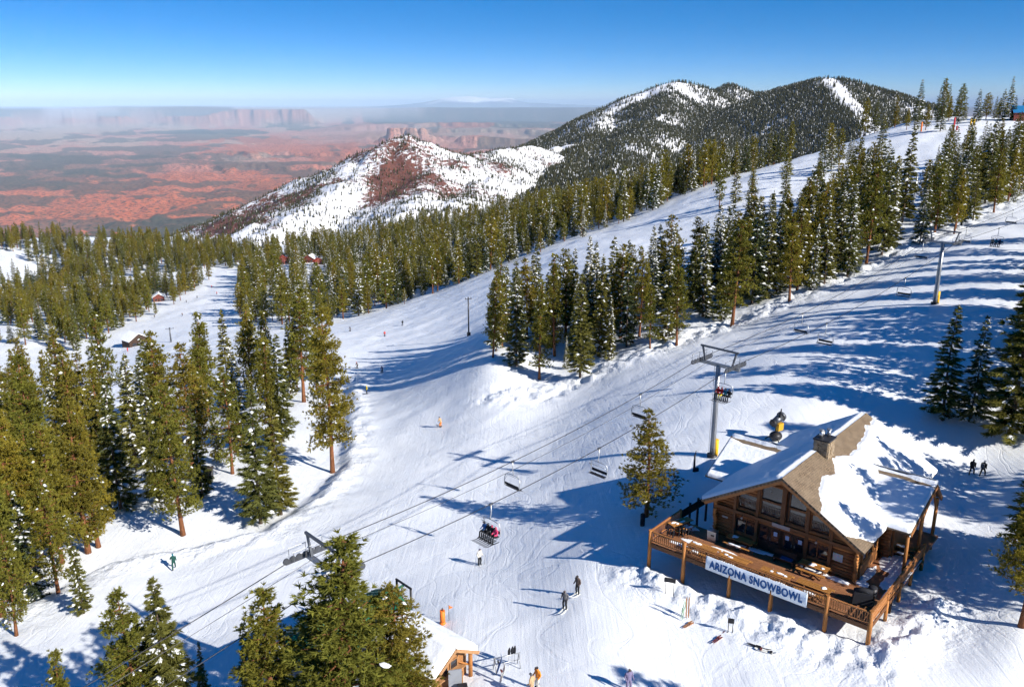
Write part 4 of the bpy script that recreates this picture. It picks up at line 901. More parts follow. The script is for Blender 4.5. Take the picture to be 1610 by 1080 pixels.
MB().tube([(.1, -.2, 2.4), (.1, -.35, 3.7)], [.12, .06], 8).obj('mast', 'black_cloth', g); MB().sphere((0, 0, .5), .75, 12, 7, (1, .9, .7)).obj('base_housing', 'dark_metal', g)
g = thing_at('snow_lance', 1091, 741, 0, 'dark snow lance standing in the lodge shadow near the lift tower', 'snow lance')
MB().tube([(0, 0, -.2), (0, 0, 1.9)], [.14, .09], 8).obj('pole', 'dark_metal', g); MB().box((.2, 0, .2), (.5, .35, .4)).obj('valve_box', 'dark_metal', g); MB().tube([(0, 0, 1.7), (.1, 0, 2.3)], .05, 6).obj('nozzle', 'black_cloth', g)
for u, v, lab in ((1010, 826, 'dark padded post at the foot of the lone pine'),): 
    g = thing_at('marker_post', u, v, 0, lab, 'post'); MB().tube([(0, 0, -.2), (0, 0, 1.15)], .22, 10).obj('pad', 'black_cloth', g); MB().tube([(0, 0, 1.1), (0, 0, 1.3)], .06, 6).obj('post', 'dark_metal', g)
def trail_sign(u, v, label, hgt=1.5, w=.9):
    g = thing_at('trail_sign', u, v, -.3, label, 'sign'); MB().tube([(-w * .35, 0, -.3), (-w * .35, 0, hgt)], .03, 6).obj('post', 'dark_metal', g); MB().tube([(w * .35, 0, -.3), (w * .35, 0, hgt)], .03, 6).obj('post', 'dark_metal', g)
    MB().box((0, -.04, hgt), (w, .04, .36), 0, -.3).obj('board', 'black_cloth', g); return g
trail_sign(1052, 938, 'dark trail sign on two legs in front of the deck'); trail_sign(1148, 994, 'small dark sign in the snow before the banner', 1.0, .45)
# skis and boards lying or standing before the lodge
def ski_mesh(mat, L=1.7, w=.095, name='ski'):
    m = MB(); n = 8
    vs = []; 
    for i in range(n + 1):
        x = -L / 2 + L * i / n; z = .0 if i < n - 1 else (.05 if i == n - 1 else .14); ww = w * (1 if 0 < i < n else .45)
        vs += [(x, -ww / 2, z), (x, ww / 2, z), (x, ww / 2, z + .02), (x, -ww / 2, z + .02)]
    fs = []
    for i in range(n):
        a, b = i * 4, i * 4 + 4
        for k in range(4): fs.append((a + k, a + (k + 1) % 4, b + (k + 1) % 4, b + k))
    fs += [(3, 2, 1, 0), (n * 4, n * 4 + 1, n * 4 + 2, n * 4 + 3)]
    m.add(vs, fs); m.box((-.05, 0, .05), (.34, .07, .07)); return m.mesh(name, mat)
SKI = {k: ski_mesh(k) for k in ('white_ski', 'black_ski', 'orange_ski', 'red_ski', 'green_ski')}
BOARD = ski_mesh('blue_board', 1.5, .28, 'board'); BOARDW = ski_mesh('white_ski', 1.5, .28, 'board')
def ski_pair(u, v, rz, mat, label, upright=False):
    g = thing_at('ski_pair', u, v, rz, label, 'skis', dz=.03)
    for s in (-1, 1): inst('ski', SKI[mat], g, (0, s * .09, .85 if upright else 0), (0, -math.radians(80) if upright else 0, s * .03))
    return g
ski_pair(1193, 1018, -.62, 'black_ski', 'pair of black skis lying flat on the snow before the deck'); ski_pair(1131, 1003, .75, 'red_ski', 'dark red skis lying on the snow below the banner'); ski_pair(1086, 980, .7, 'orange_ski', 'brown and orange skis lying beside the upright pair')
ski_pair(1074, 974, .4, 'green_ski', 'pale upright skis stuck in the snow before the deck', True); ski_pair(1080, 970, 1.5, 'orange_ski', 'orange skis leaning upright beside the pale pair', True)
g = thing_at('snowboard', 1203, 1024, -.55, 'white snowboard with red marks lying next to the black skis', 'snowboard', dz=.03); inst('board', BOARDW, g); MB().box((-.3, 0, .07), (.12, .26, .1)).obj('binding', 'red_ski', g); MB().box((.4, 0, .07), (.14, .26, .12)).obj('binding', 'black_ski', g)
# ============================================================ small snow-roofed hut, green-roofed lift station, rack and post
HB = ground(706, 1078); HUTZ = gz(HB[0], HB[1])
wood('hut_wood', (0.40, 0.185, 0.07), 'z'); wood('hut_trim', (0.42, 0.23, 0.11), 'x')
hut = empty('ticket_hut', (HB[0], HB[1], HUTZ - .2), math.radians(50), 'small timber hut with thick snow on its gabled roof', 'hut')
# local: gable front faces -y (towards the viewer's right), ridge along y
hw, hl, he, hr = 1.75, 5.2, 2.1, 3.5
MB().prism([(-hw, 0, -1), (hw, 0, -1), (hw, 0, he), (0, 0, hr - .25), (-hw, 0, he)], (0, .12, 0)).obj('front_wall', 'hut_wood', hut)
MB().prism([(-hw, hl, -1), (hw, hl, -1), (hw, hl, he), (0, hl, hr - .25), (-hw, hl, he)], (0, .12, 0)).obj('back_wall', 'hut_wood', hut)
for s in (-1, 1): MB().box((s * (hw - .06), hl / 2 + .06, he / 2 - .5), (.12, hl - .13, he + 1)).obj('side_wall', 'hut_wood', hut)
for k in range(2):
    w = MB().box((-.5 + k * .95, -.02, 1.75), (.62, .03, .62)).obj('window', 'sky_pane', hut) if False else MB().box((-.5 + k * .95, -.02, 1.75), (.62, .03, .62)).obj('window', 'window_glass', hut)
    f = MB(); [f.box((-.5 + k * .95, -.05, 1.75 + q * .34), (.76, .06, .08)) for q in (-1, 1)]; [f.box((-.5 + k * .95 + q * .34, -.05, 1.75), (.08, .06, .62)) for q in (-1, 1)]; f.obj('frame', 'hut_trim', w)
MB().box((0, -.22, 1.32), (2.6, .42, .07)).obj('counter', 'hut_trim', hut); MB().box((0, -.05, .62), (2.9, .05, 1.2)).obj('lower_boarding', 'hut_wood', hut)
for s in (-1, 1):
    ro = slab('roof_side', [(0, -.75, hr), (0, hl + .4, hr), (s * (hw + .55), hl + .4, hr - .62 * (hw + .55)), (s * (hw + .55), -.75, hr - .62 * (hw + .55))], .12, 'shingles', hut); k_ = math.sqrt(1 + .62 ** 2)
    snow_sheet('roof_snow', (0, -.73, hr), (0, 1, 0), np.array([s / k_, 0, -.62 / k_]), hl + 1.1, (hw + .55) * k_, lambda A, Dd: .42 * sstep(-.3, .25, Dd) * (1 - .5 * sstep(1.7, 2.6, Dd)) + .1, ro, 34, 24, 11)
    MB().bar((0, -.78, hr - .12), (s * (hw + .5), -.78, hr - .12 - .62 * (hw + .5)), .06, .22).obj('barge_board', 'hut_trim', hut)
for q in (-.9, .9): inst('rafter_end', MB().box((q, -.5, hr - .35 - .62 * abs(q)), (.12, .5, .14)).mesh('rafter_end', 'hut_trim'), hut)
# lift station with a green metal roof, mostly hidden by the big pine
GB = at_z(616, 1000, -39.8); gzb = gz(GB[0], GB[1])
st = empty('lift_station', (GB[0], GB[1], gzb), math.radians(43.6), 'lift station with a green metal roof behind the big foreground pine', 'building')
sx, sy, eh, rh = 7.5, 2.7, 3.6, 5.0
sw = MB().box((-sx / 2 - .8, 0, eh / 2 - .3), (sx, sy * 1.7, eh + .6)).obj('wall', 'grey_panel', st)
MB().box((-sx / 2 + .2, -sy * .86, 1.7), (1.4, .04, .9)).obj('window', 'window_glass', st)
for s in (-1, 1):
    ro = slab('roof_side', [(-sx - 1.4, 0, rh), (.55, 0, rh), (.55, s * (sy + .1), eh), (-sx - 1.4, s * (sy + .1), eh)], .08, 'green_roof', st)
    sm_ = MB()
    for k in range(14): x = -sx - 1.2 + k * .68; inst('roof_seam', MB().bar((x, s * .05, rh + .03), (x, s * (sy + .08), eh + .03), .05, .07).mesh('roof_seam', 'green_roof'), ro)
for s in (-1, 1): inst('mast', MB().tube([(1.1, s * .9 - .3, -.3), (1.1, s * .9 - .3, 5.2)], .09, 8).mesh('mast', 'dark_metal'), st)
inst('mast_beam', MB().bar((1.1, -1.3, 5.2), (1.1, .7, 5.2), .12, .12).mesh('mast_beam', 'dark_metal'), st); inst('boom', MB().bar((-1.2, -.3, 4.8), (1.1, -.3, 5.1), .14, .14).mesh('boom', 'green_paint'), st); inst('sensor_arm', MB().bar((1.1, -1.2, 1.2), (2.4, -1.6, 1.5), .12, .25).mesh('sensor_arm', 'galvanised'), st)
g = thing_at('padded_post', 696, 981, 0, 'orange padded post standing in the snow above the hut', 'post'); MB().tube([(0, 0, .05), (0, 0, 1.25)], .21, 12).obj('pad', 'orange_pad', g); MB().sphere((0, 0, .12), .26, 10, 6, (1, 1, .8)).obj('foot_pad', 'orange_pad', g); MB().tube([(0, 0, 1.2), (0, 0, 1.5)], .05, 6).obj('post', 'dark_metal', g)
g = thing_at('flag_pole', 706, 975, .4, 'thin pole with a small orange flag above the hut', 'flag'); MB().tube([(0, 0, -.2), (0, 0, 1.4)], .025, 6).obj('pole', 'dark_metal', g); MB().prism([(0, 0, 1.4), (.35, 0, 1.1), (.0, 0, 1.05)], (0, .015, 0)).obj('flag', 'cone_orange', g)
g = thing_at('gate_post', 740, 1062, .5, 'log post with a slanting rail beside the hut', 'post'); MB().tube([(0, 0, -.3), (0, 0, 2.0)], .15, 10).obj('post', 'post_wood', g); MB().tube([(0, 0, .9), (-1.6, .6, 1.6)], .07, 8).obj('rail', 'post_wood', g)
g = thing_at('grey_board', 716, 1088, .2, 'upright grey board standing in front of the hut', 'board'); MB().box((0, 0, .9), (.9, .08, 1.8)).obj('panel', 'grey_panel', g); MB().box((.5, 0, .8), (.08, .1, 1.6)).obj('post', 'hut_trim', g)
g = thing_at('grey_bin', 728, 1092, .2, 'small dark bin next to the grey board', 'bin'); MB().box((0, 0, .35), (.55, .45, .7)).obj('body', 'black_cloth', g); MB().box((0, 0, .73), (.6, .5, .06)).obj('lid', 'dark_metal', g)
g = thing_at('ski_rack', 797, 1052, .35, 'ski rack of pale tubes with black boots and boards', 'rack')
for s in (-1, 1): inst('upright', MB().tube([(s * .9, -.35, 0), (s * .9, 0, 1.15), (s * .9, .35, 0)], .04, 6).mesh('upright', 'galvanised'), g)
inst('top_bar', MB().tube([(-1, 0, 1.12), (1, 0, 1.12)], .04, 6).mesh('top_bar', 'galvanised'), g); inst('lower_bar', MB().tube([(-1, .25, .4), (1, .25, .4)], .03, 6).mesh('lower_bar', 'galvanised'), g)
for i, (uu, vv, mt, rot) in enumerate([(786, 1058, 'blue', .2), (791, 1072, 'white', .4)]):
    b_ = thing_at('snowboard', uu, vv, rot, ('blue snowboard propped on the rack by the hut', 'white snowboard with a red mark propped below the blue one')[i], 'snowboard'); inst('board', BOARD if mt == 'blue' else BOARDW, b_, (0, 0, .75), (0, -math.radians(72), 0))
    inst('binding', MB().box((-.12, 0, .95), (.1, .24, .1)).mesh('binding', 'red_ski' if i else 'black_ski'), b_)
for i, (uu, vv) in enumerate([(800, 1046), (805, 1044), (809, 1043)]):
    b_ = thing_at('boot_pair', uu, vv, .3 * i, ('first', 'second', 'third')[i] + ' black glove pair drying on the rack stakes, counted from the hut', 'gloves', 'gloves on the rack'); inst('stake', MB().tube([(0, 0, 0), (0, 0, .9)], .02, 5).mesh('stake', 'galvanised'), b_); inst('glove', MB().tube([(0, 0, .85), (.03, .02, 1.2), (.06, .02, 1.45)], [.08, .11, .04], 7).mesh('glove', 'black_cloth'), b_)
    b_.name = 'drying_gloves'
# ============================================================ far cabins and markers
def cabin(u, v, w, d, h, rz, wall, roof, label, name='cabin', snowy=False):
    p = ground(u, v); c = empty(name, (p[0], p[1], p[2] - .5), rz, label, 'cabin')
    MB().box((0, 0, h / 2), (w, d, h + 1)).obj('wall', wall, c); rh = h + w * .32
    for s in (-1, 1):
        ro = slab('roof_side', [(0, -d / 2 - .6, rh + .5), (0, d / 2 + .6, rh + .5), (s * (w / 2 + .6), d / 2 + .6, h + .3), (s * (w / 2 + .6), -d / 2 - .6, h + .3)], .2, 'roof_snow' if snowy and s > 0 else roof, c)
    MB().prism([(-w / 2, -d / 2 - .02, h + .4), (w / 2, -d / 2 - .02, h + .4), (0, -d / 2 - .02, rh + .3)], (0, d + .04, 0)).obj('gable', wall, c)
    for k in (-1, 1): f = MB().box((k * w * .24, -d / 2 - .05, h * .55), (w * .2, .06, h * .35)).obj('window', 'window_glass', c)
    MB().box((0, -d / 2 - .05, h * .38), (w * .14, .06, h * .75)).obj('door', 'dark_wood', c); return c
cabin(445, 415, 9, 7, 3.6, .3, 'red_wall', 'red_roof', 'cabin with an orange-red roof among the trees of the valley'); cabin(489, 412, 8, 6.5, 3.4, -.2, 'red_wall', 'red_roof', 'red cabin beside the snowy clearing in the valley', snowy=True); cabin(501, 416, 6, 5, 3, .5, 'red_wall', 'red_roof', 'small dark red cabin right of the snowy clearing')
cabin(213, 543, 8, 6, 3.2, .9, 'dark_wood', 'roof_snow', 'dark open-fronted hut beside the lower run'); cabin(250, 473, 6, 5, 3, .4, 'red_wall', 'roof_snow', 'little red hut at the edge of the lower run'); cabin(1604, 189, 9, 7, 3.6, 1.2, 'red_wall', 'blue_roof', 'brown building with a blue roof on the crest')
def pad_post(u, v, h, mat, label, tilt=0):
    g = thing_at('slope_marker', u, v, .3, label, 'marker'); MB().tube([(0, 0, -.3), (0, 0, h)], .35, 10).obj('pad', mat, g); MB().tube([(tilt, 0, h), (tilt * 1.5, 0, h + .8)], .08, 6).obj('post', 'dark_metal', g); return g
pad_post(1448, 207, 4.2, 'orange_pad', 'orange padded pole on the crest below the forest'); pad_post(1499, 205, 5.5, 'red_pad', 'tall dark red padded pole on the crest'); pad_post(1504, 205, 1.8, 'red_pad', 'short pink-red barrel beside the tall red pole'); pad_post(1526, 197, 2.6, 'yellow_pad', 'yellow padded post on the crest, nearer the red pole'); pad_post(1531, 197, 2.6, 'yellow_pad', 'yellow padded post on the crest, nearer the blue roof')
g = thing_at('crash_mat', 1583, 309, .4, 'small red mat at the foot of the trees beyond the lift', 'mat'); MB().box((0, 0, .6), (2.0, .5, 1.1)).obj('mat', 'red_pad', g)
g = thing_at('utility_box', 321, 756, .2, 'dark utility box standing in the shade of the left forest', 'box'); MB().box((0, 0, .7), (2.2, 1.6, 1.6)).obj('body', 'dark_metal', g); MB().box((0, 0, 1.56), (2.4, 1.8, .12)).obj('lid', 'dark_roof', g)
# ============================================================ people
def skin_body(joints, edges, radii, name):
    """one continuous body grown over a skeleton"""
    me = bpy.data.meshes.new(name); me.from_pydata([tuple(j) for j in joints], edges, []); o = bpy.data.objects.new(name, me); COL.objects.link(o)
    o.modifiers.new('skin', 'SKIN').use_smooth_shade = True; sv = me.skin_vertices[0].data
    for i, r in enumerate(radii): sv[i].radius = (r, r) if np.isscalar(r) else r
    sv[0].use_root = True
    o.modifiers.new('sub', 'SUBSURF').levels = 1
    dg = bpy.context.evaluated_depsgraph_get(); out = bpy.data.meshes.new_from_object(o.evaluated_get(dg)); bpy.data.objects.remove(o); return out
def skeleton(pose):
    """y forward; joints of a 1.75 m person"""
    J, E, R = [], [], []
    def add(p, r, par=None):
        J.append(p); R.append(r); 
        if par is not None: E.append((par, len(J) - 1))
        return len(J) - 1
    if pose == 'sit':
        hipz = .0; pel = add((0, 0, hipz + .12), (.17, .13)); ch = add((0, -.03, hipz + .38), (.18, .14), pel); sh = add((0, -.02, hipz + .55), (.19, .12), ch)
        nk = add((0, 0, hipz + .66), .06, sh); hd = add((0, .03, hipz + .78), (.10, .11), nk); add((0, .03, hipz + .88), (.085, .10), hd)
        for s in (-1, 1):
            a = add((s * .21, 0, hipz + .52), .075, sh); b = add((s * .26, .10, hipz + .28), .062, a); c = add((s * .18, .34, hipz + .24), .05, b); add((s * .16, .42, hipz + .26), .045, c)
            h = add((s * .10, .05, hipz + .06), .10, pel); k = add((s * .13, .46, hipz + .04), .085, h); an = add((s * .13, .50, hipz - .40), .07, k); add((s * .14, .62, hipz - .46), .06, an)
    else:
        cr = {'stand': 0, 'ski': .16, 'walk': .02}[pose]; fw = {'stand': .0, 'ski': .22, 'walk': .05}[pose]
        pel = add((0, -.02 - cr * .5, .93 - cr), (.165, .125)); ch = add((0, fw * .45 - cr * .3, 1.20 - cr), (.175, .13), pel); sh = add((0, fw - cr * .2, 1.42 - cr), (.19, .115), ch)
        nk = add((0, fw + .02 - cr * .2, 1.52 - cr), .06, sh); hd = add((0, fw + .06 - cr * .2, 1.62 - cr), (.10, .11), nk); add((0, fw + .06 - cr * .2, 1.73 - cr), (.085, .10), hd)
        for s in (-1, 1):
            sw = s * (.16 if pose == 'walk' else 0); ay = fw - cr * .2
            a = add((s * .21, ay, 1.39 - cr), .075, sh); b = add((s * .28, ay - .04 - sw * .6, 1.12 - cr), .062, a); c = add((s * .27, ay + .16 - sw, .95 - cr), .05, b); add((s * .26, ay + .22 - sw, .90 - cr), .045, c)
            h = add((s * .10, 0 - cr * .4, .86 - cr), .105, pel); k = add((s * .13, .06 + cr * .7 + sw * 1.1, .48 - cr * .3), .085, h); an = add((s * .13, -.02 + sw * 1.9, .11), .068, k); add((s * .14, .14 + sw * 1.9, .05), .06, an)
    return J, E, R
BODY = {p: skin_body(*skeleton(p), 'body') for p in ('stand', 'ski', 'walk', 'sit')}
CLOTH = {}
def cloth(name, col): return plain('cloth_' + name, col, 0.8, 0, 0.2, 8).name
for n_, c_ in dict(black=(.014, .015, .018), grey=(.11, .11, .12), brown=(.10, .075, .065), white=(.62, .60, .55), orange=(.75, .24, .03), red=(.50, .03, .03), pink=(.65, .06, .16), yellow=(.80, .58, .03), blue=(.04, .14, .38), teal=(.02, .15, .22), navy=(.02, .03, .08), skin=(.55, .33, .24), green=(.01, .06, .05), violet=(.16, .14, .24), tan=(.45, .30, .17)).items(): cloth(n_, c_)
def dressed(pose, jacket, pants, head, boots='black'):
    key = (pose, jacket, pants, head, boots)
    if key not in CLOTH:
        m = BODY[pose].copy(); m.materials.clear()
        for c in (jacket, pants, head, boots, 'skin', 'black'): m.materials.append(MATS['cloth_' + c])
        zs = {'stand': (.88, 1.54, .17), 'ski': (.73, 1.38, .16), 'walk': (.86, 1.52, .17), 'sit': (.13, .66, -.36)}[pose]
        for f in m.polygons:
            c = f.center
            if c.z > zs[1] + .02: 
                front = f.normal.y > .45 and c.z < zs[1] + .15; f.material_index = 4 if front else 2
            elif c.z < zs[2]: f.material_index = 3
            elif abs(c.x) > .205 or c.z > zs[0]: f.material_index = 0
            else: f.material_index = 1
            if pose == 'sit' and c.z < .14 and c.y > .12 and abs(c.x) < .24 and f.material_index == 0: f.material_index = 1
            hands = {'sit': c.y > .38 and c.z > .16, 'stand': c.z < .94 and abs(c.x) > .2, 'ski': c.z < .78 and abs(c.x) > .2, 'walk': c.z < .95 and abs(c.x) > .2}[pose]
            if hands: f.material_index = 5
        CLOTH[key] = m
    return CLOTH[key]
GOG = MB().box((0, 0, 0), (.16, .05, .07)).mesh('goggles', 'black_ski')
POLE = MB().tube([(0, 0, 0), (0, 0, 1.15)], .014, 5).mesh('ski_pole', 'dark_metal')
def person(loc, rz, pose, jacket, pants, head, label, skis=None, poles=False, board=False, group='people on the snow', pack=None):
    r = empty('person', loc, rz, label, 'person', group); b = inst('body', dressed(pose, jacket, pants, head), r)
    hz = {'stand': (.135, 1.66), 'ski': (.135 + .16, 1.50), 'walk': (.19, 1.64), 'sit': (.14, .82)}[pose]; inst('goggles', GOG, r, (0, hz[0] + .02, hz[1]))
    if skis:
        for s in (-1, 1): inst('ski', SKI[skis], r, (s * .14, .1 if pose != 'sit' else .62, .0 if pose != 'sit' else -.54), (0 if pose != 'sit' else 0, 0, math.pi / 2 + s * .04))
    if board: inst('board', BOARD, r, (0, .08, .0), (0, 0, .2))
    if poles:
        for s in (-1, 1): inst('ski_pole', POLE, r, (s * .32, .32, .02), (-.12 if pose == 'stand' else .5, 0, 0))
    if pack: inst('backpack', MB().box((0, -.24, 1.22), (.32, .2, .46)).mesh('backpack', 'cloth_' + pack), r)
    return r
def on(u, v): p = ground(u, v); return tuple(p + np.array([0, 0, .02]))
person(on(888, 958), 2.6, 'stand', 'grey', 'black', 'grey', 'skier in a grey jacket, nearer of the pair before the lodge', 'white_ski'); person(on(908, 934), 2.3, 'stand', 'brown', 'black', 'black', 'skier in a brown jacket seen from behind, farther of the pair before the lodge', 'white_ski')
person(on(754, 888), -2.4, 'stand', 'white', 'black', 'violet', 'skier in white and orange standing alone on the open run', 'white_ski', True); person(on(693, 671), .9, 'ski', 'tan', 'orange', 'black', 'skier in orange trousers turning on the middle run', 'black_ski')
person(on(577, 619), 2.0, 'stand', 'yellow', 'black', 'yellow', 'skier in a yellow jacket beside the tall pine', 'black_ski'); person(on(562, 579), 1.0, 'ski', 'brown', 'black', 'red', 'dark skier closest to the tall pine on the middle run', 'black_ski', True); person(on(601, 586), .6, 'ski', 'violet', 'black', 'blue', 'skier in violet at the tips of the tree shadows', 'black_ski', True)
person(on(605, 529), .3, 'ski', 'red', 'black', 'black', 'dark skier in the tree shadows high on the middle run', 'black_ski'); person(on(551, 521), .8, 'ski', 'grey', 'black', 'black', 'small grey skier far up the middle run', 'black_ski'); person(on(633, 512), .5, 'stand', 'black', 'black', 'grey', 'dark skier beside a slender pole up the middle run', 'black_ski')
person(on(1527, 747), -.8, 'walk', 'black', 'black', 'black', 'hiker in black walking in the shade beyond the lodge, the leading one', pack='black'); person(on(1544, 749), -.9, 'walk', 'black', 'black', 'white', 'hiker carrying a pale pack in the shade beyond the lodge', pack='grey')
person(on(274, 895), .4, 'walk', 'green', 'green', 'teal', 'person in green walking beside the lift tower shadow'); person(on(988, 1086), -2.8, 'stand', 'violet', 'violet', 'brown', 'person in a violet-grey coat at the bottom edge of the picture')
person(on(845, 1082), 2.2, 'stand', 'orange', 'white', 'black', 'person in an orange vest beside the ski rack', None); person(on(836, 1094), .9, 'stand', 'tan', 'tan', 'grey', 'person in a tan jacket beside the orange vest')
person(on(341, 463), .5, 'ski', 'red', 'black', 'black', 'tiny skier in the shadows of the lower run', 'black_ski'); person(on(287, 497), .8, 'ski', 'brown', 'black', 'red', 'tiny skier in the middle of the lower run', 'black_ski'); person(on(333, 453), .2, 'stand', 'red', 'black', 'red', 'tiny person in red near the top of the lower run'); person(on(293, 476), .2, 'ski', 'grey', 'black', 'grey', 'tiny grey skier on the bright part of the lower run', 'black_ski')
person(on(310, 469), .2, 'ski', 'black', 'black', 'black', 'tiny dark skier at the tip of a shadow on the lower run', 'black_ski'); person(on(243, 500), .2, 'stand', 'brown', 'black', 'black', 'tiny person at the forest edge of the lower run'); person(on(201, 553), .9, 'stand', 'red', 'red', 'red', 'tiny person in red beside the dark hut')
# riders on the lift chairs
def rider(ch, y, jacket, pants, head, label, skis='black_ski'):
    M = Matrix.LocRotScale(ch.location, ch.rotation_euler, ch.scale); p = M @ Vector((.10, y, -2.78)); r = person(tuple(p), ch.rotation_euler.z - math.pi / 2, 'sit', jacket, pants, head, label, skis, group='riders on the chairlift'); r.scale = (.84, .92, .92); return r
for k, (j, h, lab) in enumerate([('blue', 'black', 'rider in blue at the right end of the low chair'), ('black', 'black', 'rider in black next to the blue one on the low chair'), ('black', 'pink', 'rider in black beside the pink jacket on the low chair'), ('pink', 'pink', 'rider in a pink jacket on the low chair')]): rider(C_RIDE, -.75 + k * .5, j, 'black', h, lab)
for k, (j, h, lab) in enumerate([('red', 'red', 'rider in red at the end of the chair by the tower'), ('red', 'red', 'rider in red and yellow on the chair by the tower'), ('teal', 'black', 'rider in teal on the chair by the tower'), ('black', 'black', 'rider in black at the far end of the chair by the tower')]): rider(C_UP, -.75 + k * .5, j, 'yellow' if k == 1 else 'black', h, lab)
for k, (j, h, lab) in enumerate([('tan', 'brown', 'rider in tan on the chair beyond the highest tower'), ('teal', 'teal', 'rider in teal on the chair beyond the highest tower'), ('navy', 'navy', 'rider in navy on the chair beyond the highest tower')]): rider(C_FAR, -.7 + k * .6, j, 'black', h, lab)
# ============================================================ trees
def needle_mat(name, a, b, c):
    t = NT(name); oi = t.n('ShaderNodeObjectInfo'); tint = t.attr('tint').outputs['Fac']
    col = t.ramp(oi.outputs['Random'], [(0.0, a), (0.5, b), (1.0, c)])
    k = t.ramp(tint, [(0.0, 0.55), (1.0, 1.45)])
    col = t.mix(1.0, col, k, 'MULTIPLY')
    d = t.n('ShaderNodeBsdfDiffuse'); tr = t.n('ShaderNodeBsdfTranslucent'); mx = t.n('ShaderNodeMixShader'); mx.inputs[0].default_value = 0.35
    t.l(col, d.inputs['Color']); t.l(col, tr.inputs['Color']); t.l(d.outputs[0], mx.inputs[1]); t.l(tr.outputs[0], mx.inputs[2]); t.l(mx.outputs[0], t.out.inputs['Surface'])
    return t.m
needle_mat('pine_needles', (0.270, 0.220, 0.034), (0.175, 0.178, 0.034), (0.225, 0.185, 0.034))
needle_mat('fir_needles', (0.115, 0.128, 0.038), (0.185, 0.170, 0.038), (0.075, 0.098, 0.046))
needle_mat('far_needles', (0.060, 0.062, 0.030), (0.080, 0.074, 0.030), (0.045, 0.052, 0.030))
def bark_mat(name, a, b):
    t = NT(name); f = t.noise(t.coord((3, 3, 0.8)), 2.0, 5, 0.65, 0.5)
    t.bsdf(t.ramp(f, [(0.3, a), (0.7, b)]), 0.9, 0, t.bump(f, 0.7, 0.06), 0.1)
bark_mat('pine_bark', (0.10, 0.042, 0.022), (0.27, 0.115, 0.055)); bark_mat('fir_bark', (0.06, 0.045, 0.035), (0.15, 0.11, 0.085))
t = NT('branch_snow'); t.bsdf((0.85, 0.885, 0.93), 0.7, 0, None, 0.1)

